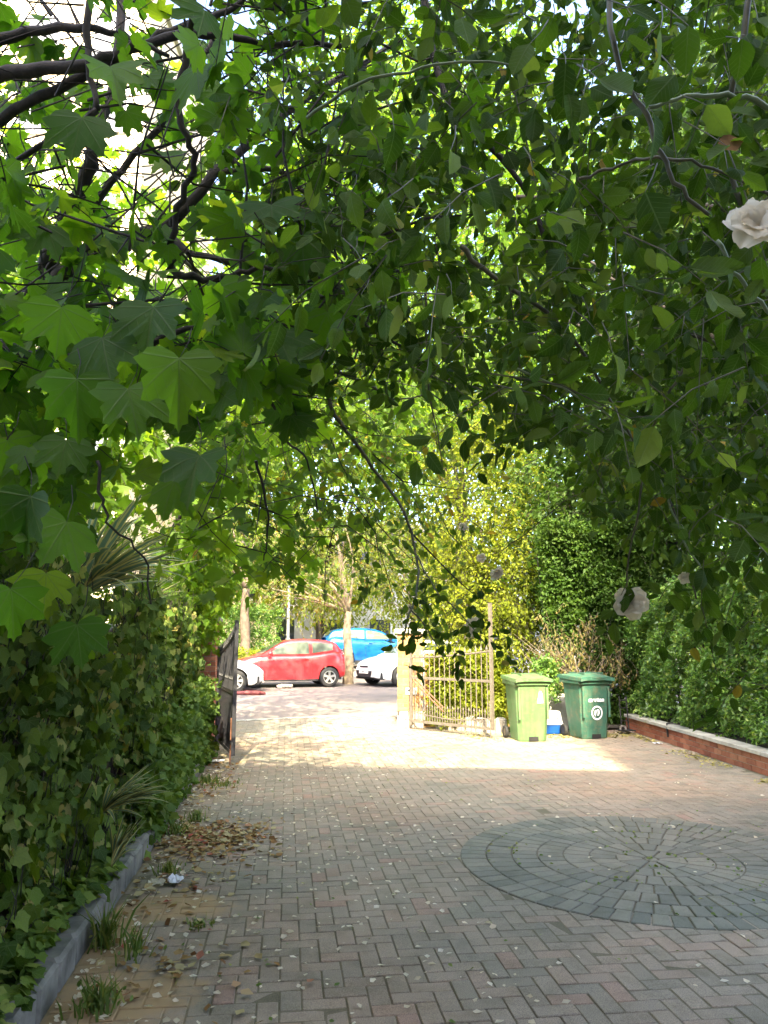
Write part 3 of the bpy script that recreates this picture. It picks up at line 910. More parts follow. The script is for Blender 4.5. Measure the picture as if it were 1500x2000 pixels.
RPX, RPY = 2.36, 14.72
pr_ = empty('gate_pier', (RPX, RPY, 0)); tag(pr_, 'sunlit buff brick gate pier with a small white sign', 'gate pier')
a = R(-14)
ca, sa = math.cos(a), math.sin(a)
def rp(x, y): return (RPX + x * ca - y * sa, RPY + x * sa + y * ca)
brick_wall(pr_, rp(-0.24, -0.19), rp(0.24, -0.19), 0.3, 19, 0.105, M['yellow_brick'])
brick_wall(pr_, rp(-0.19, -0.13), rp(-0.19, 0.24), 0.3, 19, 0.105, M['yellow_brick'])
MB().box((*rp(0.03, 0.04), 0.86), (0.36, 0.36, 1.72), a).build('pier_core', M['mortar'], pr_)
for i in range(3):
    for j in range(2):
        MB().cbox((*rp(-0.17 + 0.17 * i + (0.05 if j else 0), -0.2), 0.075 + 0.148 * j), (0.163, 0.12, 0.142), 0.012, a).build('plinth_stone', M['stone'], pr_)
        MB().cbox((*rp(-0.2, -0.05 + 0.17 * i), 0.075 + 0.148 * j), (0.12, 0.163, 0.142), 0.012, a).build('plinth_stone', M['stone'], pr_)
MB().cbox((*rp(0, 0), 1.765), (0.6, 0.6, 0.08), 0.02, a).build('cap', M['concrete'], pr_)
MB().box((*rp(0.02, -0.256), 0.66), (0.2, 0.012, 0.13), a).build('sign_plate', M['sign_white'], pr_)
MB().box((*rp(0.0, -0.264), 0.675), (0.1, 0.004, 0.03), a).build('sign_print', M['ink'], pr_)

bw = empty('boundary_wall', (3.1, 14.6, 0)); tag(bw, 'sunlit buff brick boundary wall behind the iron bar gate', 'wall')
brick_wall(bw, rp(0.25, -0.05), rp(1.1, -0.02), 0.0, 18, 0.105, M['yellow_brick'])
brick_wall(bw, rp(1.12, -0.02), rp(2.2, 0.0), 0.0, 9, 0.105, M['yellow_brick'])
MB().cbox((*rp(0.67, -0.035), 1.378), (0.85, 0.2, 0.05), 0.01, a).build('coping', M['concrete'], bw)
es = empty('stone_edging', (3.0, 13.75, 0)); tag(es, 'row of pale rough stones edging the bed behind the bar gate', 'edging')
for i in range(7):
    q = np.array([2.75, 14.05]) + (np.array([3.75, 13.25]) - np.array([2.75, 14.05])) * (i / 6.5)
    MB().cbox((q[0] + .08, q[1] + .2, 0.11 + random.uniform(-.01, .02)), (0.18, 0.14, 0.26), 0.03, -0.65 + random.gauss(0, 0.1)).build('stone', M['stone'], es)


# ------------------------------------------------------------------ gates
def gate(name, label, hinge, free, zh, zf, mat, sheet, post_top, dog):
    h = np.array(hinge); f = np.array(free)
    d = f - h; ln = np.linalg.norm(d); d = d / ln; ang = math.atan2(d[1], d[0])
    g = empty(name, (h[0], h[1], 0)); tag(g, label, 'gate')
    z0 = 0.13
    def pt(s, z): q = h + d * s; return (q[0], q[1], z)
    def top(s): return zh + (zf - zh) * (s / ln) ** 1.6
    MB().box((*pt(0.02, 0)[:2], (zh + 0.1) / 2 + 0.04), (0.045, 0.045, zh + 0.02), ang).build('hinge_stile', mat, g)
    MB().box((*pt(ln - 0.025, 0)[:2], (post_top + z0) / 2), (0.05, 0.05, post_top - z0), ang).build('meeting_stile', mat, g)
    for z in (z0 + 0.02, 0.92):
        MB().box((*pt(ln / 2, 0)[:2], z), (ln - 0.1, 0.03, 0.045), ang).build('rail', mat, g)
    MB().tube([pt(s, top(s)) for s in np.linspace(0.04, ln - 0.05, 12)], 0.017, 6).build('top_rail', mat, g)
    nb = int(ln / 0.115)
    for i in range(1, nb):
        s = ln * i / nb
        m = MB().tube([pt(s, z0 + 0.04), pt(s, top(s) + 0.02)], 0.0085, 6)
        m.lathe([(0.008, 0), (0.022, 0.03), (0.014, 0.06), (0.001, 0.13)], pt(s, top(s) + 0.01), n=6)
        m.build('bar', mat, g)
    if dog:
        MB().tube([pt(s, 0.33 - 0.09 * math.sin(math.pi * s / ln)) for s in np.linspace(0.04, ln - 0.05, 12)], 0.01, 6).build('dog_rail', mat, g)
        for i in range(nb):
            s = ln * (i + 0.5) / nb
            m = MB().tube([pt(s, z0 + 0.04), pt(s, 0.40)], 0.008, 6)
            m.lathe([(0.008, 0), (0.016, 0.02), (0.001, 0.07)], pt(s, 0.40), n=6)
            m.build('dog_bar', mat, g)
        MB().tube([pt(0.06, 0.86), pt(ln * 0.42, 0.36)], 0.012, 6).build('brace', M['rust'], g)
        MB().tube([pt(0.06, 0.93), pt(ln * 0.42, 0.43)], 0.012, 6).build('brace', M['rust'], g)
    if sheet:
        MB().box((*pt(ln / 2, 0)[:2], (z0 + 0.05 + 0.9) / 2), (ln - 0.12, 0.006, 0.76), ang).build('sheet_panel', M['sheet'], g)
        for i in range(nb):
            s = ln * (i + 0.5) / nb
            m = MB().tube([pt(s, 0.94), pt(s, 1.06)], 0.008, 6)
            m.lathe([(0.008, 0), (0.016, 0.02), (0.001, 0.06)], pt(s, 1.06), n=6)
            m.build('dog_bar', mat, g)
        MB().box((*pt(ln - 0.07, 0)[:2], 0.52), (0.03, 0.02, 0.8), ang).build('rust_strip', M['rust'], g)
    q = pt(ln - 0.05, 0)
    off = np.array([-d[1], d[0]]) * -0.03
    MB().tube([(q[0] + off[0], q[1] + off[1], 0.01), (q[0] + off[0], q[1] + off[1], 0.6)], 0.009, 6).build('drop_bolt', M['rust'] if sheet else mat, g)
    MB().box((q[0] + off[0], q[1] + off[1], 0.3), (0.05, 0.03, 0.04), ang).build('bolt_keeper', mat, g)
    for z in (0.3, zh - 0.25):
        MB().lathe([(0.02, -0.05), (0.02, 0.05)], (h[0], h[1], z), n=8).build('hinge', mat, g)
    return g


def mat_sheet():
    m, nt, out = newmat('navy_sheet_metal')
    wp = worldpos(nt)
    c = ramp(nt, noise(nt, 2.2, 5, vec=wp), [(0.3, (0.012, 0.014, 0.028)), (0.7, (0.03, 0.035, 0.06))])
    c = mixc(nt, ramp(nt, noise(nt, 14, 6, 0.75, vec=wp), [(0.62, (0, 0, 0)), (0.72, (0.8, 0.8, 0.8))]), c, (0.13, 0.06, 0.05))
    principled(nt, out, c, 0.38, 0.3, 0.5, bump(nt, noise(nt, 6, vec=wp), 0.15, 0.01))
    return m


M['sheet'] = mat_sheet()
gate('sheet_gate', 'open navy sheet metal gate leaf standing against the ivy', (-1.03, 12.25), (-0.655, 10.42), 1.40, 1.72, M['iron'], True, 1.86, False)
gate('bar_gate', 'open iron bar gate leaf with spear tops beside the green bins', (2.27, 14.25), (3.42, 12.75), 1.28, 1.42, M['iron_pale'], False, 2.22, True)


# ------------------------------------------------------------------ wheelie bins
def wheelie_bin(label, loc, rz, mat, kind):
    g = empty('wheelie_bin', loc, rz); tag(g, label, 'bin', 'green wheelie bins by the bar gate')
    # local: front faces -y
    def ring(z, w, d, ch, yc=0.0):
        return [(-w + ch, -d + yc, z), (w - ch, -d + yc, z), (w, -d + ch + yc, z), (w, d - ch + yc, z), (w - ch, d + yc, z), (-w + ch, d + yc, z), (-w, d - ch + yc, z), (-w, -d + ch + yc, z)]
    rings = [ring(0.0, 0.225, 0.24, 0.05, -0.03), ring(0.03, 0.235, 0.25, 0.06, -0.03), ring(0.45, 0.258, 0.29, 0.06, -0.01), ring(0.86, 0.275, 0.325, 0.07), ring(0.90, 0.278, 0.33, 0.02), ring(0.955, 0.285, 0.34, 0.02)]
    b = MB()
    V = [q for r in rings for q in r]
    F = [tuple(range(7, -1, -1))]
    for i in range(len(rings) - 1):
        for k in range(8): F.append((i * 8 + k, i * 8 + (k + 1) % 8, i * 8 + 8 + (k + 1) % 8, i * 8 + 8 + k))
    F.append(tuple(range((len(rings) - 1) * 8, len(rings) * 8)))
    b.add(V, F)
    b.build('body', mat, g, False)
    m = MB()
    for sx in (-1, 1):
        m.box((sx * 0.235, -0.34 + 0.02, 0.60), (0.035, 0.02, 0.5))
    m.box((0, -0.347, 0.925), (0.57, 0.025, 0.075))
    for sx in (-1, 1): m.box((sx * 0.292, 0.0, 0.925), (0.022, 0.66, 0.075))
    m.build('rim', mat, g, False)
    # lid, domed, overhanging the front
    rows = []
    for j in range(9):
        t = j / 8
        yy = -0.40 + 0.78 * t
        rows.append([(x, yy, 0.985 + 0.055 * math.sin(math.pi * min(1, t * 0.9 + 0.1)) * (1 - (x / 0.31) ** 4) + 0.035 * t) for x in np.linspace(-0.31, 0.31, 9)])
    m = MB(); m.grid(rows)
    edge = [rows[0][i] for i in range(9)] + [r[8] for r in rows[1:]] + [rows[8][i] for i in range(7, -1, -1)] + [r[0] for r in rows[-2:0:-1]]
    n = len(edge)
    low = [(x * 1.01, y_ * 1.01, z - 0.055) for x, y_, z in edge]
    m.add(edge + low, [(n + i, n + (i + 1) % n, (i + 1) % n, i) for i in range(n)])
    m.add(low, [tuple(range(n - 1, -1, -1))])
    lid = m.build('lid', mat, g, False)
    m = MB()
    for sx in (-1, 1): m.box((sx * 0.17, -0.02, 1.055), (0.02, 0.5, 0.02))
    m.box((0, -0.395, 0.985), (0.2, 0.03, 0.025))
    m.build('lid_rib', mat, lid, False)
    m = MB().tube([(-0.25, 0.36, 0.93), (-0.25, 0.43, 0.97), (0.25, 0.43, 0.97), (0.25, 0.36, 0.93)], 0.016, 8); m.build('handle', mat, g, False)
    MB().tube([(-0.27, 0.27, 0.1), (0.27, 0.27, 0.1)], 0.012, 8).build('axle', M['black'], g, False)
    for sx in (-1, 1):
        w = MB().lathe([(0.06, -0.02), (0.095, -0.025), (0.1, -0.012), (0.1, 0.012), (0.095, 0.025), (0.06, 0.02)], (sx * 0.285, 0.27, 0.1), 'x', 20).build('wheel', M['tyre'], g, False, True)
        h_ = MB().lathe([(0.0, -0.018), (0.062, -0.018), (0.062, 0.018), (0.0, 0.018)], (sx * 0.285, 0.27, 0.1), 'x', 14)
        h_.build('hub', M['iron_pale'] if kind == 1 else M['black'], w, False)
    MB().box((0.0, -0.272, 0.045), (0.16, 0.03, 0.07)).build('foot_notch_shade', M['black'], g, False)  # black block stands in for the shade inside the foot notch
    def frontx(z): return -(0.25 + 0.03 + (z - 0.03) / (0.86 - 0.03) * (0.325 - 0.28)) - 0.006
    if kind == 1:
        z = 0.70; s = MB()
        s.add([(0.06, frontx(0.60) - .004, 0.60), (0.165, frontx(0.60) - .004, 0.60), (0.155, frontx(0.74) - .004, 0.74), (0.13, frontx(0.79) - .004, 0.79), (0.10, frontx(0.79) - .004, 0.79)], [(0, 1, 2, 3, 4)])
        s.build('sticker', M['sticker'], g, False)
    else:
        text_part('lettering', 'merton', 0.095, M['white_ink'], g, (0.0, frontx(0.62) - 0.006, 0.60), (math.pi / 2 - 0.05, 0, 0), 0.15, 0.004)
        e = MB(); n = 28
        V = []
        for r in (0.115, 0.088):
            V += [(0.01 + r * 0.9 * math.cos(2 * math.pi * i / n), frontx(0.42 + r * math.sin(2 * math.pi * i / n)) - 0.006, 0.42 + r * math.sin(2 * math.pi * i / n)) for i in range(n)]
        e.add(V, [(i, (i + 1) % n, n + (i + 1) % n, n + i) for i in range(n)])
        L_ = [(-0.03, -0.062), (-0.055, -0.01), (-0.04, 0.045), (-0.005, 0.05), (-0.012, 0.0)]
        e.add([(0.01 + x, frontx(0.42 + q) - 0.006, 0.42 + q) for x, q in L_], [(0, 1, 2, 3, 4)][::1])
        L_ = [(0.004, -0.05), (0.012, 0.0), (0.006, 0.066), (0.045, 0.045), (0.05, -0.005), (0.03, -0.045)]
        e.add([(0.01 + x, frontx(0.42 + q) - 0.006, 0.42 + q) for x, q in L_], [(0, 1, 2, 3, 4, 5)])
        e.build('round_emblem', M['white_ink'], g, False)
    return g


wheelie_bin('faded light green wheelie bin in dappled sun with a paper sticker', (3.93, 12.56, 0), R(2), M['bin_light'], 1)
wheelie_bin('dark green wheelie bin with white lettering and round emblem', (5.02, 12.75, 0), R(9), M['bin_dark'], 2)

# things lying about the bins
tb = empty('storage_tub', (4.55, 13.25, 0), R(-4)); tag(tb, 'white tapered tub with handwriting on a blue base between the bins', 'tub')
MB().box((0, 0, 0.095), (0.34, 0.26, 0.15), 0, (1.06, 1.06)).build('blue_base', M['tub_blue'], tb, False)
MB().box((0, 0, 0.285), (0.36, 0.27, 0.2), 0, (0.84, 0.84)).build('white_lid', M['tub_white'], tb, False)
MB().box((0, 0, 0.178), (0.40, 0.30, 0.018)).build('rim', M['tub_white'], tb, False)
text_part('handwriting', '174', 0.13, M['ink'], tb, (0.02, -0.133, 0.235), (R(82), 0, 0), 0.3)
bd = empty('grey_board', (4.62, 13.55, 0)); tag(bd, 'flat grey board leaning upright between the two bins', 'board')
MB().add([(4.25, 13.50, 0.0), (4.98, 13.50, 0.0), (4.98, 13.62, 0.62), (4.25, 13.62, 0.62), (4.25, 13.53, 0.0), (4.98, 13.53, 0.0), (4.98, 13.65, 0.62), (4.25, 13.65, 0.62)],
         [(0, 1, 2, 3), (7, 6, 5, 4), (3, 2, 6, 7), (0, 3, 7, 4), (1, 5, 6, 2), (0, 4, 5, 1)]).build('panel', M['timber'], bd)
MB().box((4.62, 13.64, 0.635), (0.75, 0.06, 0.025)).build('top_batten', M['timber'], bd)
pk = MB(); pk.tube([(5.52, 13.15, 0.03), (5.44, 13.3, 0.24), (5.36, 13.45, 0.46)], [0.035, 0.032, 0.03], 4)
tag(pk.build('broken_plank', M['plank']), 'short weathered plank leaning beside the dark green bin', 'plank')
tr = empty('folding_trolley', (5.85, 13.2, 0)); tag(tr, 'black wire folding trolley standing beside the low wall end', 'trolley')
for s in (0, 0.13): MB().tube([(5.86 + s, 13.28, 0.03), (5.86 + s, 13.32, 0.50), (5.86 + s, 13.33, 0.62)], 0.012, 6).build('upright', M['black'], tr)
for z in (0.2, 0.42, 0.55): MB().tube([(5.86, 13.3, z), (5.99, 13.3, z)], 0.009, 6).build('cross_bar', M['black'], tr)
MB().box((5.86, 13.12, 0.06), (0.26, 0.24, 0.02)).build('foot_plate', M['black'], tr)
MB().lathe([(0.035, -0.015), (0.06, -0.015), (0.06, 0.015), (0.035, 0.015)], (5.80, 13.10, 0.09), 'y', 16).build('wheel', M['alloy'], tr)
MB().lathe([(0.0, -0.012), (0.03, -0.012), (0.03, 0.012), (0, 0.012)], (5.80, 13.10, 0.09), 'y', 10).build('hub', M['black'], tr)
q = np.array(WR0) + (np.array(WR1) - np.array(WR0)) * 0.82
hs = MB().tube([(q[0] - 0.065, q[1], 0.10), (q[0] - 0.07, q[1], 0.24), (q[0] - 0.06, q[1] + 0.02, 0.30), (q[0] + 0.06, q[1] + 0.03, 0.31), (q[0] + 0.2, q[1] + 0.1, 0.30)], 0.016, 7)
tag(hs.build('black_hose_end', M['black']), 'black hose end hooked over the coping of the low wall', 'hose')


# ------------------------------------------------------------------ cars
def interp(x, pts):
    xs = [p[0] for p in pts]; ys = [p[1] for p in pts]
    return float(np.interp(x, xs, ys))


def smooth_curve(pts, n=400):
    xs = np.linspace(pts[0][0], pts[-1][0], n)
    ys = np.interp(xs, [p[0] for p in pts], [p[1] for p in pts])
    k = np.ones(25) / 25
    yp = np.concatenate([np.full(12, ys[0]), ys, np.full(12, ys[-1])])
    return list(zip(xs, np.convolve(yp, k, 'valid')))


def car(name, label, loc, heading, p, paint):
    """local: x from nose (0) to tail (L); y across; z up. heading = direction the nose points, in radians"""
    g = empty(name, loc, heading + math.pi); tag(g, label, 'car', 'cars parked along the street')
    L, Wd, H = p['L'], p['W'] / 2, p['H']
    xo = L / 2
    deck = smooth_curve(p['deck']); plan = smooth_curve(p['plan']); roof = smooth_curve(p['roof'])
    wr, wf, wb_ = p['wr'], p['wf'], p['wb']
    arch = wr + 0.055
    xs = sorted(set(list(np.linspace(0, L, 60)) + [wf - arch, wf + arch, wb_ - arch, wb_ + arch] + list(np.linspace(wf - arch, wf + arch, 15)) + list(np.linspace(wb_ - arch, wb_ + arch, 15))))
    def bottom(x):
        z = 0.20 + 0.10 * max(0, 1 - x / 0.35) + 0.12 * max(0, 1 - (L - x) / 0.4)
        return z
    rows = []
    for x in xs:
        w = Wd * interp(x, plan); zt = interp(x, deck); zb = bottom(x)
        az = 0
        for xc in (wf, wb_):
            if abs(x - xc) < arch: az = max(az, wr + math.sqrt(arch ** 2 - (x - xc) ** 2))
        sec = []
        hh = zt - zb
        prof = [(0.90, 0.0), (0.97, 0.06), (0.985, 0.22), (1.0, 0.5), (0.985, 0.72), (0.955, 0.88), (0.90, 0.96), (0.80, 1.0), (0.4, 1.02), (0.0, 1.03)]
        for f, k in prof:
            z = zb + hh * k
            sec.append((x - xo, w * f, max(z, min(az, zt - 0.06)) if f > 0.88 else z))
        rows.append(sec)
    b = MB(); b.grid(rows, False); b.grid([[(x, -y_, z) for x, y_, z in r] for r in rows], True)
    for r, fl in ((rows[0], False), (rows[-1], True)):
        ring = r + [(x, -y_, z) for x, y_, z in reversed(r[:-1])]
        b.add(ring, [tuple(range(len(ring)))[::-1] if fl else tuple(range(len(ring)))])
    smooth_angle(b.build('body', paint, g, False), 40)
    # underside and arches
    MB().box((0, 0, 0.33), (L * 0.93, Wd * 1.62, 0.22)).build('underbody', M['black'], g, False)
    # greenhouse
    gx0, gx1 = p['gx']
    gxs = np.linspace(gx0, gx1, 44)
    def belt(x): return interp(x, deck) - 0.02
    def gy(x, z):
        zr = interp(x, roof); zb = belt(x)
        w = Wd * interp(x, plan)
        t = min(1, max(0, (z - zb) / max(0.02, H - zb)))
        return w * (0.90 - p.get('tumble', 0.16) * t ** 1.3)
    rows = []
    for x in gxs:
        zr = max(interp(x, roof), belt(x) + 0.01); zb = belt(x)
        sec = []
        for k in np.linspace(0, 1, 6):
            z = zb + (zr - 0.05 * min(1, (zr - zb) / .2) - zb) * k
            sec.append((x - xo, gy(x, z), z))
        ys = sec[-1][1]
        for f, dz in ((0.93, 0.028), (0.8, 0.042), (0.45, 0.052), (0, 0.056)):
            sec.append((x - xo, ys * f, zr - 0.05 + dz))
        rows.append(sec)
    b = MB(); b.grid(rows, False); b.grid([[(x, -y_, z) for x, y_, z in r] for r in rows], True)
    smooth_angle(b.build('roof', paint, g, False), 50)
    # side windows
    for (x0, x1, lo, hi) in p['win']:
        for s in (1, -1):
            rws = []
            for x in np.linspace(x0, x1, 12):
                zl = belt(x) + lo; zh = min(interp(x, roof) - 0.10, H - hi)
                zh = max(zh, zl + 0.008)
                rws.append([(x - xo, s * (gy(x, z) + 0.008), z) for z in np.linspace(zl, zh, 4)])
            MB().grid(rws, s < 0).build('side_window', M['glass'], g, False, True)
    for nm, (x0, x1) in (('windscreen', p['ws']), ('rear_window', p['rw'])):
        rws = []
        for x in np.linspace(x0, x1, 12):
            zr = interp(x, roof); ys = gy(x, zr - 0.05) * 0.9
            rws.append([(x - xo, ys * k, zr + 0.012 - 0.012 * abs(k) ** 2) for k in (-1, -0.8, -0.4, 0, 0.4, 0.8, 1)])
        MB().grid(rws).build(nm, M['glass'], g, False, True)
    # wheels
    for xc in (wf, wb_):
        for s in (1, -1):
            yc = s * (Wd * 0.985 - 0.10)
            ty = MB().lathe([(wr * 0.66, -0.095), (wr * 0.93, -0.1), (wr, -0.075), (wr, 0.075), (wr * 0.93, 0.1), (wr * 0.66, 0.095)], (xc - xo, yc, wr), 'y', 30)
            w = empty('wheel', (0, 0, 0)); w.parent = g
            ty.build('tyre', M['tyre'], w, False, True)
            rm = MB()
            yo = yc + s * 0.085
            rm.lathe([(wr * 0.68, -0.02 * s), (wr * 0.68, 0.008 * s), (wr * 0.60, 0.012 * s), (wr * 0.57, -0.03 * s)], (xc - xo, yo, wr), 'y', 30)
            ns = p.get('spokes', 5)
            for k in range(ns):
                an = 2 * math.pi * k / ns + 0.3
                c_, s_ = math.cos(an), math.sin(an)
                hw = 0.030
                V = []
                for r_, h_ in ((0.04, hw), (wr * 0.6, hw * 1.25)):
                    for dy in (0.0, 0.02):
                        for q_ in (-1, 1):
                            V.append((xc - xo + r_ * c_ - q_ * h_ * s_, yo + s * (dy - 0.02), wr + r_ * s_ + q_ * h_ * c_))
                rm.add(V, [(0, 1, 5, 4), (2, 6, 7, 3), (0, 4, 6, 2), (1, 3, 7, 5)])
            rm.lathe([(0.065, -0.03 * s), (0.06, 0.004 * s), (0.0, 0.008 * s)], (xc - xo, yo, wr), 'y', 14)
            rm.build('rim', M['alloy'], w, False)
            MB().lathe([(wr * 0.62, -0.06), (0.0, -0.06)], (xc - xo, yo if s > 0 else yo + 0.12, wr), 'y', 20).build('brake_disc', M['black'], w, False)
    # mirrors
    mx = p['mirror']
    for s in (1, -1):
        z = belt(mx) + 0.07
        yb = Wd * interp(mx, plan)
        m = MB(); m.lathe([(0.0, -0.09), (0.06, -0.08), (0.085, 0), (0.06, 0.08), (0.0, 0.09)], (mx - xo, s * (yb + 0.06), z), 'y', 12)
        m.build('mirror', paint if not p.get('dark_mirror') else M['black'], g, False, True)
    # front
    def nose(y_, z): # x of the nose surface near the front at lateral y
        f = abs(y_) / Wd
        xx = 0
        for x, k in plan:
            if k >= f * 1.02: xx = x; break
        return xx
    for s in (1, -1):
        rws = []
        for k in np.linspace(0, 1, 8):
            y_ = Wd * (0.58 + 0.36 * k)
            x = nose(y_, 0) + 0.02 + 0.30 * k ** 2 * p.get('lamp_sweep', 1)
            zt = interp(x, deck) * 0.93 + 0.02 * k
            yy = min(y_, Wd * interp(x, plan) * 0.99) + 0.012
            rws.append([(x - xo - 0.03, s * yy, zt - (0.13 - 0.04 * k)), (x - xo - 0.028, s * yy, zt - 0.05), (x - xo - 0.006, s * yy * 0.985, zt + 0.005)])
        MB().grid(rws, s > 0).build('headlight', M['lamp_glass'], g, False, True)
    def patch(nm, yw, z0, z1, mat, off, taper=0.8):
        rws = []
        for k in np.linspace(-1, 1, 9):
            y0_, y1_ = yw * taper * k, yw * k
            rws.append([(nose(y0_, 0) - xo - off, y0_, z0), (nose(y1_, 0) - xo - off * 1.0, y1_, z1)])
        return MB().grid(rws).build(nm, mat, g, False)
    patch('lower_grille', Wd * 0.52, 0.30, 0.50, M['black'], 0.03)
    patch('upper_grille', Wd * 0.30, 0.60, 0.655, M['black'], 0.03)
    pl_ = patch('number_plate', 0.26, 0.41, 0.50, M['plate'], 0.042, 1.0)
    text_part('registration', p.get('reg', 'WM15'), 0.09, M['ink'], pl_, (-xo - 0.05, 0, 0.425), (math.pi / 2, 0, -math.pi / 2))
    # sides: door gap lines, handles, sill
    for s in (1, -1):
        for x in p['doors']:
            w = Wd * interp(x, plan)
            MB().box((x - xo, s * (w * 0.99 + 0.002), 0.58), (0.009, 0.014, 0.52)).build('door_gap', M['black'], g, False)
        for x in p['handles']:
            w = Wd * interp(x, plan)
            MB().box((x - xo, s * (w * 0.975 + 0.012), interp(x, deck) - 0.15), (0.16, 0.03, 0.028)).build('door_handle', paint, g, False)
        MB().box(((wf + wb_) / 2 - xo, s * Wd * 0.94, 0.22), (wb_ - wf - 2 * arch - 0.02, 0.05, p.get('sill', 0.06))).build('sill', M['black'], g, False)
        # tail lamps
        x = L - 0.07
        MB().box((x - xo - 0.04, s * Wd * interp(x, plan) * 0.9, interp(x, deck) - 0.16), (0.16, 0.12, 0.26), 0, (0.7, 0.9)).build('tail_light', M['tail'], g, False)
    return g


plan_small = [(0, 0.55), (0.08, 0.76), (0.25, 0.90), (0.55, 0.97), (1.0, 1.0), (2.8, 1.0), (3.25, 0.95), (3.45, 0.86), (3.54, 0.72)]
red = dict(L=3.54, W=1.66, H=1.49, wr=0.30, wf=0.60, wb=3.0,
           deck=[(0, 0.62), (0.06, 0.74), (0.3, 0.86), (0.75, 0.96), (1.1, 1.0), (2.4, 1.01), (2.75, 1.06), (3.2, 1.12), (3.45, 1.08), (3.54, 0.9)],
           plan=plan_small, roof=[(0.72, 0.95), (0.95, 1.08), (1.45, 1.38), (1.75, 1.465), (2.2, 1.49), (2.8, 1.47), (3.2, 1.40), (3.36, 1.22), (3.50, 1.05)], gx=(0.72, 3.50),
           win=[(1.12, 2.35, 0.035, 0.10), (2.45, 3.12, 0.045, 0.12)], ws=(0.86, 1.55), rw=(3.24, 3.42), mirror=1.10, doors=[1.05, 2.42], handles=[2.25], reg='HX12')
plan_mid = [(0, 0.50), (0.06, 0.68), (0.2, 0.84), (0.45, 0.94), (0.9, 1.0), (3.5, 1.0), (4.0, 0.95), (4.2, 0.86), (4.3, 0.7)]
hatch = dict(L=4.3, W=1.78, H=1.47, wr=0.32, wf=0.85, wb=3.5,
             deck=[(0, 0.55), (0.05, 0.66), (0.2, 0.76), (0.7, 0.89), (1.2, 0.98), (1.6, 1.0), (3.3, 1.04), (4.0, 1.06), (4.22, 0.98), (4.3, 0.8)],
             plan=plan_mid, roof=[(1.05, 0.95), (1.35, 1.08), (1.95, 1.37), (2.3, 1.45), (2.8, 1.47), (3.4, 1.44), (3.9, 1.34), (4.1, 1.15), (4.2, 1.02)], gx=(1.05, 4.2),
             win=[(1.55, 2.55, 0.04, 0.09), (2.65, 3.45, 0.045, 0.10), (3.5, 3.85, 0.06, 0.13)], ws=(1.2, 2.05), rw=(3.95, 4.12), mirror=1.55, doors=[1.45, 2.6, 3.3], handles=[2.42, 3.28], reg='WM15', spokes=7, lamp_sweep=1.6)
hatch2 = dict(hatch); hatch2['reg'] = 'WM15'
suv = dict(L=4.35, W=1.82, H=1.60, wr=0.34, wf=0.87, wb=3.5,
           deck=[(0, 0.66), (0.05, 0.80), (0.3, 0.92), (0.9, 1.03), (1.3, 1.08), (2.6, 1.10), (3.3, 1.16), (4.0, 1.22), (4.25, 1.12), (4.35, 0.9)],
           plan=[(0, 0.5), (0.06, 0.7), (0.2, 0.86), (0.45, 0.95), (0.9, 1.0), (3.5, 1.0), (4.05, 0.95), (4.25, 0.86), (4.35, 0.7)],
           roof=[(1.1, 1.04), (1.4, 1.18), (1.95, 1.47), (2.3, 1.56), (2.9, 1.60), (3.5, 1.57), (4.0, 1.48), (4.18, 1.30), (4.28, 1.15)], gx=(1.1, 4.28),
           win=[(1.6, 2.6, 0.04, 0.10), (2.7, 3.45, 0.04, 0.11), (3.5, 3.9, 0.06, 0.16)], ws=(1.25, 2.05), rw=(4.02, 4.2), mirror=1.6, doors=[1.5, 2.65, 3.4], handles=[2.45, 3.3], sill=0.22, dark_mirror=True, spokes=6)

rear = onroad(642, 1342)
hd = R(180 + 10)
hv = np.array([math.cos(hd), math.sin(hd)])
lat = np.array([-hv[1], hv[0]])            # left of the heading: the side towards the camera (-y)
cpos = rear[:2] + hv * (3.0 - 1.77) - lat * 0.70 * np.sign(lat @ np.array([0, -1.0]))
car('red_hatchback', 'bright red three door hatchback parked across the gateway', (cpos[0], cpos[1], road_z(*cpos)), hd, red, M['red_paint'])
hd = R(180 + 28)
hv = np.array([math.cos(hd), math.sin(hd)])
fc = onroad(697, 1339)
cpos = fc[:2] - hv * 2.15 + np.array([hv[1], -hv[0]]) * 0.0
fl = np.array([-hv[1], hv[0]])
cpos = cpos + fl * 0.45
car('white_hatchback', 'white hatchback with dark grille facing the street tree', (cpos[0], cpos[1], road_z(*cpos)), hd, hatch, M['white_paint'])
hd = R(12)
hv = np.array([math.cos(hd), math.sin(hd)])
nf = onroad(514, 1352)
cpos = nf[:2] - hv * 2.15 + np.array([-hv[1], hv[0]]) * 0.55
car('white_car', 'white car showing only its nose behind the sheet gate', (cpos[0], cpos[1], road_z(*cpos)), hd, hatch2, M['white_paint'])
pb = gnd(628, 1297, bank_z)
hd = R(6)
hv = np.array([math.cos(hd), math.sin(hd)])
pb = at(628.0, 1250.0, 32.5)
cpos = pb[:2] + hv * 2.2
car('blue_suv', 'bright blue sport utility car on the raised verge behind the street tree', (cpos[0], cpos[1], bank_z), hd, suv, M['blue_paint'])
rail = empty('verge_rail', (4, 31, 0)); tag(rail, 'low pale double rail along the raised verge under the blue car', 'rail')
for z in (0.30, 0.48):
    q0, q1 = A0 + AD * -3 + AN * 13.6, A0 + AD * 12 + AN * 13.6
    MB().tube([(q0[0], q0[1], z + 0.1), (q1[0], q1[1], z + 0.1)], 0.03, 6).build('bar', M['iron_pale'], rail)
for k in range(7):
    q = A0 + AD * (-3 + 2.4 * k) + AN * 13.6
    MB().box((q[0], q[1], 0.42), (0.06, 0.06, 0.5)).build('post', M['iron_pale'], rail)
rs = onroad(488, 1358)
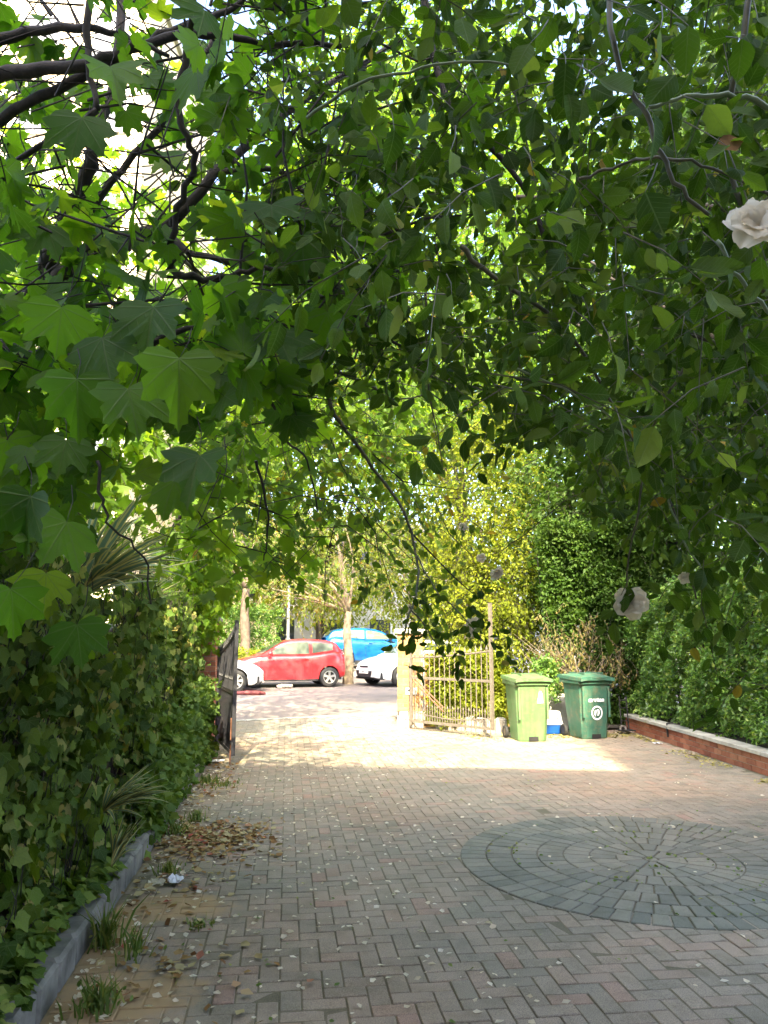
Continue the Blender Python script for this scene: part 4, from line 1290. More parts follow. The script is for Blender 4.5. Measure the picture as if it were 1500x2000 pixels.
rb = MB().tube([(rs[0] - 0.5, rs[1] + 0.05, rs[2] + 0.06), (rs[0] - 0.1, rs[1], rs[2] + 0.07), (rs[0] + 0.25, rs[1] + 0.03, rs[2] + 0.06), (rs[0] + 0.42, rs[1] + 0.1, rs[2] + 0.04)], [0.04, 0.06, 0.06, 0.03], 8)
tag(rb.build('red_road_hump', M['red_rubber']), 'dull red rubber strip lying on the road under the white car nose', 'rubber strip')
mc = onroad(556, 1345)
b = MB(); 
for k in range(9): b.tube([(mc[0] - 0.22 + 0.05 * k + random.uniform(-.02, .02), mc[1] + random.uniform(-.1, .1), mc[2] + 0.05), (mc[0] - 0.18 + 0.05 * k, mc[1] + random.uniform(-.1, .1), mc[2] + 0.10)], 0.045, 6)
tag(b.build('rubble_heap', M['stone']), 'small pale heap of rubble on the road beneath the red car', 'rubble')


# ================================================================== BUILDINGS
def facade_building(name, label, c, size, rz, mat, cols, rows_, win, sill0, storey, roofmat=None, face='-y', group=None, extra_roof=True):
    g = empty(name, (c[0], c[1], 0), rz); tag(g, label, 'building', group)
    sx, sy, sz = size
    MB().box((0, 0, sz / 2), (sx, sy, sz)).build('wall', mat, g, False)
    yf = -sy / 2 if face == '-y' else sy / 2
    sg = -1 if face == '-y' else 1
    for r in range(rows_):
        for k in range(cols):
            x = -sx / 2 + sx * (k + 0.5) / cols; z = sill0 + storey * r + win[1] / 2
            w = MB()
            w.box((x, yf + sg * 0.02, z + win[1] / 2 + 0.04), (win[0] + 0.16, 0.1, 0.08)); w.box((x, yf + sg * 0.05, z - win[1] / 2 - 0.04), (win[0] + 0.24, 0.18, 0.08))
            for s in (-1, 1): w.box((x + s * (win[0] / 2 + 0.04), yf + sg * 0.02, z), (0.08, 0.1, win[1] - 0.002))
            w.box((x, yf + sg * 0.018, z), (0.05, 0.09, win[1] - 0.004))
            f = w.build('window', M['frame'], g, False)
            MB().box((x, yf + sg * 0.008, z), (win[0], 0.03, win[1])).build('pane', M['win'], f, False)
    rf = MB()
    rf.box((0, 0, sz + 0.15), (sx + 0.3, sy + 0.3, 0.3))
    rf.build('parapet', roofmat or M['concrete'], g, False)
    return g


# the block of flats behind the camera, whose shadow ends on the drive
RD = np.array([0.974, -0.226]); RN = np.array([0.226, 0.974])
HB = 12.4
e0 = np.array([1.08, 10.2]) - np.array([UX, UY]) * HB / TAN
angb = math.atan2(RD[1], RD[0])
edge_x = 4.1                                   # beyond this the block is taller
# split point on the roof edge that casts the corner of the shade
spt = np.array([4.02, 9.52]) - np.array([UX, UY]) * HB / TAN
s_split = (spt - e0) @ RD
cl = e0 + RD * (s_split + 1.3 - 11.65) - RN * 5.15
facade_building('apartment_block', 'unseen block of flats behind the viewer, rendered pale to bounce light', (cl[0], cl[1]), (23.3, 10, HB - 0.3), angb, M['rear_render'], 7, 4, (1.5, 1.4), 0.9, 2.9, face='+y')
cr = e0 + RD * (s_split + 1.3 + 9.01) - RN * 5.15  # unseen taller wing added to keep the hedge side in shade
facade_building('shade_wing', 'unseen taller pale wing behind the viewer, added to shade the right side', (cr[0], cr[1]), (18, 10, HB + 6.4), angb, M['rear_render'], 5, 8, (1.5, 1.4), 0.9, 2.9, face='+y')
# cream block glimpsed through the branches, upper left
facade_building('cream_building', 'tall cream rendered building glimpsed through the upper left branches', (-11.5, 32), (13.5, 10, 26), R(-8), M['cream'], 5, 8, (1.3, 1.6), 1.2, 3.1)
# houses across the street
hs_ = empty('street_house', (2.5, 52, 0.6), R(4)); tag(hs_, 'pale rendered house across the street with a dark slate roof', 'house')
MB().box((0, 0, 3), (16, 8, 6)).build('wall', M['pale_wall'], hs_, False)
MB().add([(-8.3, -4.4, 6), (8.3, -4.4, 6), (8.3, 4.4, 6), (-8.3, 4.4, 6), (-8.3, 0, 9), (8.3, 0, 9)], [(0, 1, 5, 4), (2, 3, 4, 5), (0, 4, 3), (1, 2, 5)]).build('roof', M['roof'], hs_, False)
for x in (-6, -3, 0.0, 3, 6):
    for z in (1.6, 4.4):
        f = MB().box((x, -4.03, z), (1.5, 0.1, 1.5)).build('window', M['frame'], hs_, False)
        MB().box((x, -4.07, z), (1.3, 0.06, 1.3)).build('pane', M['win'], f, False)
hy = empty('ochre_house', (-4.6, 46, 0.6), R(8)); tag(hy, 'ochre rendered house end beside the grey lamp post', 'house')
MB().box((0, 0, 2.8), (7, 8, 5.6)).build('wall', M['cream'], hy, False)
MB().add([(-3.7, -4.3, 5.6), (3.7, -4.3, 5.6), (3.7, 4.3, 5.6), (-3.7, 4.3, 5.6), (0, -4.3, 8), (0, 4.3, 8)], [(0, 4, 5, 3), (1, 2, 5, 4), (0, 1, 4), (2, 3, 5)]).build('roof', M['roof'], hy, False)
for x in (-1.8, 1.8):
    f = MB().box((x, -4.03, 3.8), (1.3, 0.1, 1.4)).build('window', M['frame'], hy, False)
    MB().box((x, -4.07, 3.8), (1.1, 0.06, 1.2)).build('pane', M['win'], f, False)

lp = at(562.0, 1255.0, 33.0)
lamp = empty('lamp_post', (lp[0], lp[1], bank_z)); tag(lamp, 'slim grey street lamp post beyond the red car', 'lamp post')
MB().lathe([(0.12, 0), (0.12, 1.1), (0.075, 1.2), (0.06, 6.5)], (lp[0], lp[1], bank_z), n=12).build('post', M['galv'], lamp, smooth=True)
MB().tube([(lp[0], lp[1], 6.9), (lp[0] + 0.2, lp[1] - 0.3, 7.3), (lp[0] + 0.5, lp[1] - 1.0, 7.4)], 0.04, 8).build('arm', M['galv'], lamp)
MB().box((lp[0] + 0.6, lp[1] - 1.25, 7.4), (0.25, 0.55, 0.12), 0.3).build('lamp_head', M['galv'], lamp)


# ================================================================== PLANTS
def ellipsoid(n, c, r, shell=0.35):
    v = unit(rng.normal(size=(n, 3)))
    q = (shell + (1 - shell) * rng.random(n)) ** 0.6
    return np.array(c) + v * q[:, None] * np.array(r), v


def clumps(n_cl, c, r, per, cr, zmin=None, flat=0.7):
    """clumped points through a crown"""
    C, v = ellipsoid(n_cl, c, r, 0.3)
    P = np.repeat(C, per, 0) + rng.normal(size=(n_cl * per, 3)) * np.array([cr, cr, cr * flat])
    D = unit(P - np.array(c) + rng.normal(size=P.shape) * np.array(r) * 0.6)
    if zmin is not None:
        k = P[:, 2] > zmin; P, D = P[k], D[k]
    return P, D


def tree(name, label, base, trunk_h, tr, crowns, mat, bark, size, tmpl, nl=5, shootlen=(0.3, 0.6), group=None, lean=(0, 0), limbs=6, keep=True, cat='tree', singles=0, extra=None):
    t = empty(name, base); tag(t, label, cat, group)
    b = Vector(base)
    top = b + Vector((lean[0], lean[1], trunk_h))
    branch(t, [b + Vector((0, 0, -0.15)), b + Vector((lean[0] * .2 + .03, lean[1] * .2, trunk_h * .35)), b + Vector((lean[0] * .6 - .04, lean[1] * .6, trunk_h * .7)), top], tr, tr * 0.6, bark, 'trunk', 10)
    L = Leaves(); TW = Twigs()
    for (c, r, n_cl, per, cr) in crowns:
        c = np.array(c)
        for k in range(limbs):
            e = c + unit(rng.normal(size=3)) * np.array(r) * 0.6
            m_ = (np.array(top) + e) / 2 + rng.normal(size=3) * 0.15 + np.array([0, 0, 0.1 * r[2]])
            branch(t, [tuple(top), tuple(m_), tuple(e)], tr * 0.35, tr * 0.06, bark, 'limb', 6)
        P, D = clumps(n_cl, c, r, per, cr)
        if keep:
            k = rng.random(len(P)) < sun_keep(P); P, D = P[k], D[k]
        if extra is not None:
            k = rng.random(len(P)) < extra(P); P, D = P[k], D[k]
        shoots(L, TW, P, D, shootlen, nl, size, 0.35, 0.5, 0.8, 0.004)
    L.finish(t, tmpl, mat, mass='crown', singles=singles, uv=False)
    TW.finish(t, bark)
    return t


def gap_keep(P):
    """openings in the crowns, upper left, where the cream building and the sky come through"""
    px, py, z = proj(P)
    k = np.ones(len(P))
    for x0, x1, y0, y1, q in ((10, 245, 10, 125, 0.12), (205, 345, 185, 350, 0.12), (270, 430, 350, 560, 0.3), (540, 700, -30, 60, 0.3)):
        k = np.where((px > x0) & (px < x1) & (py > y0) & (py < y1), q, k)
    return k


# ---- background and street trees
st = onroad(679, 1336)
tree('street_tree', 'street tree with a pale slim trunk between the red and white cars', (st[0], st[1], st[2]), 2.4, 0.19,
     [((st[0] - 0.3, st[1], 4.6), (2.6, 2.2, 1.9), 90, 9, 0.35), ((st[0] - 1.6, st[1] - 0.5, 3.4), (1.7, 1.4, 0.8), 26, 8, 0.25)], M['street_leaf'], M['bark_pale'], (0.08, 0.14), LENS, 5, extra=lambda P: np.where(P[:, 2] < 2.3, 0.05, 1.0))
q = at(478.0, 1250.0, 30.0)
tree('verge_tree', 'brown trunked tree on the verge above the sheet gate', (q[0], q[1], 0.4), 3.2, 0.24,
     [((q[0] - 1.5, q[1], 5.5), (3.4, 2.5, 2.4), 90, 9, 0.4)], M['street_leaf'], M['bark_mid'], (0.09, 0.15), LENS, 5)
q = at(745.0, 1250.0, 36.0)
tree('far_tree', 'loose yellow green tree behind the blue car', (q[0] + 1.5, q[1], 0.5), 2.2, 0.15,
     [((q[0] + 1.5, q[1], 4.4), (3.4, 2.4, 2.6), 110, 9, 0.4)], M['tree_lit'], M['bark_pale'], (0.1, 0.16), LENS, 5)
q = at(610.0, 1250.0, 41.0)
tree('slender_tree', 'slender dark stemmed tree between lamp post and blue car', (q[0] + 0.4, q[1], 0.5), 3.0, 0.10,
     [((q[0], q[1], 6.0), (3.6, 2.6, 3.2), 110, 9, 0.45)], M['tree_lit'], M['bark'], (0.12, 0.18), LENS, 5)
tree('backdrop_tree', 'broad pale green tree across the street, left of the lamp post', (-6.5, 37, 0.5), 3.0, 0.3,
     [((-6.0, 38, 8.0), (5.5, 3.0, 6.5), 300, 9, 0.7)], M['maple_far'], M['bark'], (0.20, 0.32), LENS, 5, extra=gap_keep)
tree('backdrop_tree', 'broad pale green tree across the street, behind the gate pier', (8.5, 38, 0.5), 3.0, 0.3,
     [((9.0, 38, 10.0), (5.5, 3.0, 9.0), 430, 9, 0.7)], M['tree_lit'], M['bark'], (0.20, 0.32), LENS, 5)
tree('backdrop_tree', 'broad green tree across the street, in the middle behind the street tree', (1.8, 43, 0.5), 4.5, 0.3,
     [((2.0, 43, 13.0), (7.0, 3.0, 11.0), 560, 9, 0.8)], M['tree_lit'], M['bark'], (0.26, 0.42), LENS, 5)  # sunlit leaf tone used here to brighten the middle of the view
tree('tall_backdrop_tree', 'tall leafy tree beyond the hedge corner, right of the golden tree', (11.5, 23, 0), 4.0, 0.3,
     [((11.0, 23, 10.5), (6.0, 3.0, 9.5), 560, 9, 0.7)], M['maple_far'], M['bark'], (0.20, 0.30), LENS, 5, (0.4, 0.7))
tree('tall_backdrop_tree', 'tall leafy tree high above the gateway, behind the golden tree', (6.2, 27, 0), 6.0, 0.3,
     [((5.0, 27, 18.0), (7.5, 3.0, 10.5), 760, 9, 0.75)], M['maple_far'], M['bark'], (0.20, 0.32), LENS, 5, (0.4, 0.7))
# trees that close the view over the drive
tree('sunlit_tree', 'golden green sunlit tree rising behind the bins and bar gate', (4.5, 17.6, 0), 2.6, 0.16,
     [((4.7, 17.4, 4.4), (1.7, 1.4, 3.1), 260, 12, 0.32), ((4.5, 16.4, 2.2), (1.5, 0.9, 1.9), 150, 12, 0.26)], M['tree_lit'], M['bark'], (0.075, 0.12), LENS, 6, (0.2, 0.4), keep=False)
tree('dark_hedge_tree', 'dense dark green tree above the hedge behind the dark bin', (6.9, 16.6, 0), 2.4, 0.2,
     [((7.0, 16.0, 4.0), (1.7, 1.5, 2.8), 260, 12, 0.34), ((8.8, 15, 5.2), (2.5, 2.6, 4.4), 300, 10, 0.45)], M['tree_dark'], M['bark'], (0.10, 0.16), LENS, 6, (0.25, 0.45), keep=False)
tree('boundary_tree', 'tall leafy tree behind the low wall filling the upper right', (10.6, 9.5, 0.2), 3.0, 0.25,
     [((10.4, 9.8, 6.0), (3.2, 5.4, 5.0), 480, 10, 0.45), ((5.2, 11.5, 8.2), (2.8, 3.0, 2.4), 190, 10, 0.45), ((8.2, 13.5, 8.5), (2.8, 2.8, 5.0), 420, 10, 0.45), ((8.3, 9.8, 9.6), (2.6, 2.4, 3.6), 300, 10, 0.45)], M['tree_dark'], M['bark'], (0.11, 0.17), LENS, 6, (0.3, 0.5))
tree('sycamore_tree', 'sunlit broad leaved tree beyond the ivy wall, upper left', (-4.4, 10.2, 0.1), 3.2, 0.26,
     [((-3.8, 9.6, 4.8), (2.4, 3.6, 2.8), 170, 6, 0.42), ((-3.5, 8.2, 2.9), (1.2, 2.6, 1.2), 110, 6, 0.4), ((-2.2, 11.5, 6.8), (2.4, 3.0, 3.0), 170, 6, 0.42)], M['maple_far'], M['bark'], (0.11, 0.17), MAPLE_FAR, 5, (0.35, 0.6), extra=gap_keep)
tree('arching_tree', 'leafy tree arching high over the gateway', (-2.3, 15.2, 0), 3.6, 0.11,
     [((0.2, 15.5, 7.2), (3.6, 2.8, 3.0), 230, 8, 0.42), ((2.6, 12.8, 9.5), (3.0, 2.6, 2.4), 150, 8, 0.42)], M['maple_far'], M['bark'], (0.10, 0.15), MAPLE_FAR, 5, (0.3, 0.55), extra=gap_keep)


# ---- hedges: leaf skins over a dark core
def hedge(name, label, path, th, h, mat, n, size, tmpl=LENS, core=True, z0=0.0, wob=0.22, cat='hedge', topf=None, clear=None):
    t = empty(name, (path[0][0], path[0][1], z0)); tag(t, label, cat)
    p = np.array(path, float); seg = np.diff(p, axis=0); ln = np.linalg.norm(seg, axis=1); cum = np.concatenate([[0], np.cumsum(ln)])
    s = rng.random(n) * cum[-1]
    i = np.clip(np.searchsorted(cum, s) - 1, 0, len(seg) - 1)
    d = seg[i] / ln[i][:, None]
    c = p[i] + d * (s - cum[i])[:, None]
    nn = np.c_[-d[:, 1], d[:, 0]]
    v = rng.random(n)
    hh = h * (1.0 + (0 if topf is None else topf(c)))
    bul = wob * (np.sin(s * 2.3 + 1) * np.sin(v * 7 + s) + 0.6 * np.sin(s * 5.1 + v * 11) + 0.4 * np.sin(s * 11 + v * 23))
    a = (rng.random(n) - 0.5) * 2
    face = np.where(rng.random(n) < 0.72, np.sign(a) * (1 - 0.25 * rng.random(n) ** 2), a)
    P = np.c_[c + nn * (face * (th / 2 + bul * 0.6) * (1 - 0.25 * v ** 3))[:, None], z0 + v * hh + bul * 0.3]
    topm = rng.random(n) < 0.22
    P[topm, 2] = z0 + (hh + bul)[topm] - 0.12 * rng.random(topm.sum())
    if clear is not None:
        k = rng.random(n) < clear(P); P, nn, face = P[k], nn[k], face[k]; n = len(P)
    out = np.c_[nn * np.sign(face)[:, None], np.full(n, 0.35)]
    L = Leaves(); TW = Twigs()
    shoots(L, TW, P - out * 0.06, unit(out + rng.normal(size=(n, 3)) * 0.6 + np.array([0, 0, 0.3])), (0.08, 0.2), 5, size, 0.2, 0.25, 0.8, 0.0018, 0.8)
    L.finish(t, tmpl, mat, singles=0, uv=False)
    TW.finish(t, M['bark'])
    if core:
        m = MB()
        for k in range(int(cum[-1] / 0.22)):
            s_ = (k + 0.5) * 0.22; j = min(max(np.searchsorted(cum, s_) - 1, 0), len(seg) - 1)
            cc = p[j] + seg[j] / ln[j] * (s_ - cum[j])
            hk = h * (1.0 + (0 if topf is None else float(topf(cc[None])[0])))
            q0 = (cc[0] + random.uniform(-.1, .1), cc[1] + random.uniform(-.1, .1), z0 - 0.1)
            m.tube([q0, (q0[0] + random.uniform(-.15, .15), q0[1] + random.uniform(-.15, .15), z0 + hk * 0.5), (q0[0] + random.uniform(-.3, .3), q0[1] + random.uniform(-.3, .3), z0 + hk * 0.95)], [0.03, 0.022, 0.008], 5)
        m.build('stems', M['bark'], t)
    return t


def wx(y): return 5.60 + (y - 8.3) * 0.085
hedge('boxy_hedge', 'bright green small leaved hedge growing over the low brick wall', [(wx(5) + 1.0, 5.0), (wx(8) + 0.95, 8.0), (wx(11) + 0.85, 11.0), (wx(13.6) + 0.8, 13.7)], 1.1, 1.95, M['hedge'], 23000, (0.05, 0.085), LENS, True, 0.3, 0.24,
      topf=lambda c: 0.10 * np.sin(c[:, 1] * 1.3) + 0.25 * np.clip((11 - c[:, 1]) / 4, 0, 1))
hedge('back_hedge', 'tall dark hedge rising behind the two green bins', [(5.0, 14.75), (5.8, 14.55), (7.2, 14.3)], 0.9, 3.6, M['tree_dark'], 12000, (0.07, 0.11), LENS, True, 0.0, 0.25,
      clear=lambda P: np.where((P[:, 0] > 4.6) & (P[:, 0] < 6.4) & (P[:, 2] > 0.5) & (P[:, 2] < 2.0), 0.38, 1.0))
# the dry patch within it
dp = empty('withered_shrub', (5.5, 14.0, 0)); tag(dp, 'withered shrub of dry hanging leaves and bare twigs behind the bins', 'shrub')
L = Leaves(); TW = Twigs()
n = 190
P = np.c_[4.7 + 1.7 * rng.random(n), 13.75 + 0.6 * rng.random(n), 1.25 + 0.75 * rng.random(n)]
P[:, 2] += 0.18 * np.sin(P[:, 0] * 7.0) - 0.22 * np.abs(P[:, 0] - 5.3) + 0.12 * rng.normal(size=n)
shoots(L, TW, P, rng.normal(size=(n, 3)) * np.array([1, 0.6, 0.4]) + np.array([0, -0.3, -0.7]), (0.15, 0.4), 6, (0.05, 0.085), 0.7, 1.2, 0.2, 0.003)
L.finish(dp, LENS, M['dead'], singles=0, uv=False)
n = 70
P = np.c_[5.2 + 0.5 * rng.random(n), 14.0 + 0.4 * rng.random(n), 0.4 + 0.5 * rng.random(n)]
E_ = P + np.c_[rng.normal(size=n) * 0.6, -0.1 + 0.2 * rng.random(n), 0.5 + 0.5 * rng.random(n)]
TW.add(P, (P + E_) / 2 + rng.normal(size=P.shape) * 0.06, E_, np.full(n, 0.009))
TW.finish(dp, M['bark_pale'])
for k in range(3):
    branch(dp, [(5.45 + 0.12 * k, 14.0, 0), (5.42 + 0.1 * k, 13.95, 0.6), (5.3 + 0.3 * k, 13.95, 1.3)], 0.03, 0.012, M['bark_pale'], 'stem', 6)
hedge('gate_shrub', 'yellow green sunlit shrub growing behind the bar gate', [(2.75, 14.45), (3.4, 14.15), (4.0, 14.0)], 0.55, 1.15, M['tree_lit'], 3600, (0.06, 0.10), LENS, True, 0.1, 0.16)
hedge('small_green_shrub', 'small green shrub squeezed between the two wheelie bins', [(4.42, 13.5), (4.75, 13.5)], 0.35, 0.62, M['hedge'], 420, (0.05, 0.08), LENS, False, 0.60, 0.08, 'shrub')
qa = at(470.0, 1250.0, 31.0); qb = at(553.0, 1250.0, 33.0)
hedge('far_hedge', 'clipped dark green hedge across the street behind the red car', [(qa[0] - 4, qa[1] - 1.0), (qb[0] - 0.3, qb[1])], 1.2, 2.4, M['hedge'], 5200, (0.08, 0.13), LENS, False, 0.4, 0.2)
hedge('far_border', 'bright low border planting left of the red car', [(qa[0] - 3, qa[1] - 2.6), (qa[0] + 0.9, qa[1] - 2.0)], 0.6, 0.9, M['tree_lit'], 1300, (0.07, 0.11), LENS, False, 0.3, 0.15, 'shrub')

hedge('garden_shrub', 'leafy green shrub rising behind the ivy wall', [(-2.75, 3.2), (-2.85, 7.5), (-2.9, 11.3)], 0.9, 2.75, M['maple_far'], 4200, (0.07, 0.12), LENS, True, 0.1, 0.25, 'shrub')

# ------------------------------------------------------------------ ivy over the left wall
ivy = empty('ivy', (-1.5, 6, 0.15)); tag(ivy, 'dense ivy with glossy lobed leaves smothering the left wall', 'ivy')


def ivy_x(y, z):
    return -1.34 + 0.10 * np.sin(y * 1.7) * np.sin(z * 2.1 + y) + 0.07 * np.sin(y * 4.3 + z * 3) + 0.05 * np.sin(y * 9 + z * 7) + 0.05 * np.clip(z - 0.2, 0, 1.5) - 0.03 * np.clip(y - 8.5, 0, 4) + 0.24 * np.exp(-((z - 0.12) / 0.17) ** 2) * (0.8 + 0.3 * np.sin(y * 5))


n = 9500
y_ = 1.0 + 11.0 * rng.random(n) ** 0.85
z_ = 0.10 + 2.0 * rng.random(n) ** 1.1
x_ = ivy_x(y_, z_) + rng.normal(size=n) * 0.05 - 0.16 * rng.random(n) ** 2
hole = np.sin(y_ * 3.3 + z_ * 2.0) * np.sin(y_ * 1.9 - z_ * 4.1) > 0.5
k = ~hole & (z_ < 1.98 + 0.25 * np.sin(y_ * 2.1) + 0.1 * np.sin(y_ * 6))
x_, y_, z_ = x_[k], y_[k], z_[k]; n = len(x_)
P = np.c_[x_, y_, z_]
L = Leaves(); TW = Twigs()
# leaves hang tip down, facing the drive
for j in range(2):
    Q = P + rng.normal(size=P.shape) * 0.045
    T = unit(rng.normal(size=(n, 3)) * 0.55 + np.array([0.25, -0.1, -0.9]))
    Nn = unit(rng.normal(size=(n, 3)) * 0.55 + np.array([0.75, -0.25, 0.55]))
    L.add(Q, T, Nn, 0.038 + 0.07 * rng.random(n) ** 1.5)
n = 1500
Q = np.c_[-1.34 + 0.27 * rng.random(n), 1.8 + 6.5 * rng.random(n), 0.13 + 0.10 * rng.random(n)]
Q[:, 0] += 0.04 * np.sin(Q[:, 1] * 4)
L.add(Q, unit(rng.normal(size=(n, 3)) * np.array([0.6, 0.8, 0.25]) + np.array([0.6, 0, -0.25])), unit(rng.normal(size=(n, 3)) * 0.4 + np.array([0.35, -0.1, 0.9])), 0.04 + 0.05 * rng.random(n))
L.finish(ivy, IVY, M['ivy'], mass='foliage', singles=300)
A_ = P[::3] + np.array([-0.05, 0, 0.0]); B_ = A_ + rng.normal(size=A_.shape) * np.array([0.02, 0.1, 0.05]) + np.array([0.02, 0, 0.12]); C_ = B_ + rng.normal(size=A_.shape) * np.array([0.02, 0.1, 0.05]) + np.array([0.02, 0, 0.15])
TW.add(A_, B_, C_, np.full(len(A_), 0.004))
TW.finish(ivy, M['bark'], 'runners')
n = 500
s = np.c_[-1.62 + 0.1 * rng.random(n), 1 + 11 * rng.random(n), 0.1 + 0.2 * rng.random(n)]
m = MB()
for i in range(120):
    q = s[i]
    m.tube([tuple(q), (q[0] + 0.05, q[1] + random.uniform(-.2, .2), 0.9), (q[0] + 0.02, q[1] + random.uniform(-.4, .4), 1.7)], [0.018, 0.012, 0.006], 5)
m.build('stems', M['bark'], ivy)

# leafy herbs spilling over the kerb nearer the gate
hb = empty('trailing_herb', (-1.15, 9, 0.15)); tag(hb, 'pale green leafy herb spilling over the kerb towards the sheet gate', 'herb')
L = Leaves(); TW = Twigs()
n = 900
y_ = 6.4 + 5.4 * rng.random(n); z_ = 0.12 + 0.95 * rng.random(n) ** 1.2 * np.clip((y_ - 6.0) / 3, 0.4, 1.0)
P = np.c_[-1.24 + 0.18 * rng.random(n), y_, z_]
shoots(L, TW, P, rng.normal(size=(n, 3)) * 0.6 + np.array([0.6, -0.3, 0.1]), (0.08, 0.2), 6, (0.045, 0.085), 0.3, 0.3, 0.7, 0.002)
L.finish(hb, IVY, M['herb'], mass='foliage', singles=0, uv=True); TW.finish(hb, M['stem_green'])


cp = empty('pillar_creeper', (-1.6, 12.2, 0)); tag(cp, 'yellow green creeper hanging over the top of the brick pillar', 'creeper')
L = Leaves(); TW = Twigs()
n = 620
P = np.c_[-1.95 + 1.15 * rng.random(n), 11.3 + 1.6 * rng.random(n), 1.45 + 1.9 * rng.random(n)]
P = P[(P[:, 0] < -1.0 + 0.3 * np.sin(P[:, 2] * 3) * rng.random(n)) & ((P[:, 2] > 1.75) | (P[:, 0] < -1.25))]
shoots(L, TW, P, rng.normal(size=P.shape) + np.array([0.4, -0.3, -0.4]), (0.12, 0.3), 7, (0.06, 0.11), 0.4, 0.5, 0.6, 0.003)
L.finish(cp, MAPLE_FAR, M['maple_far'], singles=0, uv=False); TW.finish(cp, M['bark'])
branch(cp, [(-1.72, 12.3, 0.1), (-1.7, 12.2, 1.2), (-1.55, 12.1, 2.2), (-1.3, 12.0, 2.9)], 0.03, 0.01, M['bark'], 'stem', 6)


# ------------------------------------------------------------------ variegated flax clumps
def mat_flax():
    m, nt, out = newmat('variegated_flax')
    uv = N(nt, 'ShaderNodeTexCoord').outputs['UV']
    sp = N(nt, 'ShaderNodeSeparateXYZ'); nt.links.new(uv, sp.inputs[0])
    v = math2(nt, 'ABSOLUTE', sp.outputs[1])
    st_ = ramp(nt, v, [(0.0, (0.15, 0.26, 0.17)), (0.5, (0.16, 0.27, 0.16)), (0.58, (0.66, 0.58, 0.18)), (0.95, (0.72, 0.64, 0.26))])
    c = mixc(nt, 0.15, st_, ramp(nt, noise(nt, 3, vec=uv), [(0.3, (0.03, 0.06, 0.04)), (0.7, (0.25, 0.28, 0.18))]))
    p = principled(nt, None, c, 0.35, 0, 0.5)
    tr_ = N(nt, 'ShaderNodeBsdfTranslucent'); nt.links.new(c, tr_.inputs[0])
    mx = N(nt, 'ShaderNodeMixShader'); mx.inputs[0].default_value = 0.2
    nt.links.new(p.outputs[0], mx.inputs[1]); nt.links.new(tr_.outputs[0], mx.inputs[2]); nt.links.new(mx.outputs[0], out.inputs[0])
    return m


M['flax'] = mat_flax()


def flax(label, base, n, ln, wid, lean, spread=0.7):
    t = empty('variegated_flax', base); tag(t, label, 'flax plant', 'variegated flax plants in the ivy bed')
    for i in range(n):
        l = ln * random.uniform(0.6, 1.05); w = wid * random.uniform(0.7, 1.1)
        d = Vector((random.gauss(0, spread), random.gauss(0, spread), random.uniform(0.3, 1.0))) + Vector(lean)
        d.normalize()
        side = d.cross(Vector((0, 0, 1)))
        side = (side.normalized() if side.length > 0.05 else Vector((1, 0, 0)))
        side = (side + Vector((0, 0, random.uniform(-.5, .5)))).normalized()
        nrm = side.cross(d)
        V, U, F = [], [], []
        k_ = 8
        bend = random.uniform(0.05, 0.5)
        for j in range(k_ + 1):
            s_ = j / k_
            c = d * (l * s_) + Vector((0, 0, -1)) * (bend * l * s_ ** 2.2)
            ww = w * (0.45 + 0.55 * min(1, s_ * 3)) * (1 - max(0, (s_ - 0.55) / 0.45) ** 1.6)
            for q, zf in ((-1, 0.35), (0, 0), (1, 0.35)):
                V.append(tuple(c + side * (ww * q) + nrm * (zf * ww))); U.append((s_, q))
        for j in range(k_):
            for e in (0, 1):
                a_ = j * 3 + e
                F += [(a_, a_ + 1, a_ + 4), (a_, a_ + 4, a_ + 3)]
        link('leaf', tri_mesh('leaf', np.array(V), np.array(F), M['flax'], np.array(U, float)), t)
    return t


flax('largest variegated flax arching out above the ivy wall', tuple(at(150.0, 1170.0, 5.3)), 80, 1.05, 0.03, (0.75, -0.15, 0.5), 0.6)
flax('variegated flax halfway up the ivy, below the largest one', tuple(at(235.0, 1215.0, 6.6)), 34, 0.75, 0.026, (0.6, -0.15, 0.5), 0.45)
flax('spiky variegated flax low in the ivy beside the kerb', tuple(at(150.0, 1590.0, 4.9) + np.array([0.16, 0, 0])), 44, 0.50, 0.017, (1.0, -0.2, 0.3), 0.45)
flax('lowest variegated flax with upright blades just above the kerb', tuple(at(178.0, 1700.0, 4.6) + np.array([0.12, 0, 0.02])), 28, 0.38, 0.015, (0.55, 0.1, 0.9), 0.28)


# ------------------------------------------------------------------ the near canopy: maple on the left, climbing rose on the right
def sample(n, x0, x1, y0, y1, d0, d1, pw=1.0):
    px = x0 + (x1 - x0) * rng.random(n); py = y0 + (y1 - y0) * rng.random(n)
    d = d0 + (d1 - d0) * rng.random(n) ** pw
    return px, py, d, at(px, py, d)


def lowedge(pts): 
    xs = [p[0] for p in pts]; ys = [p[1] for p in pts]
    return lambda x: np.interp(x, xs, ys)


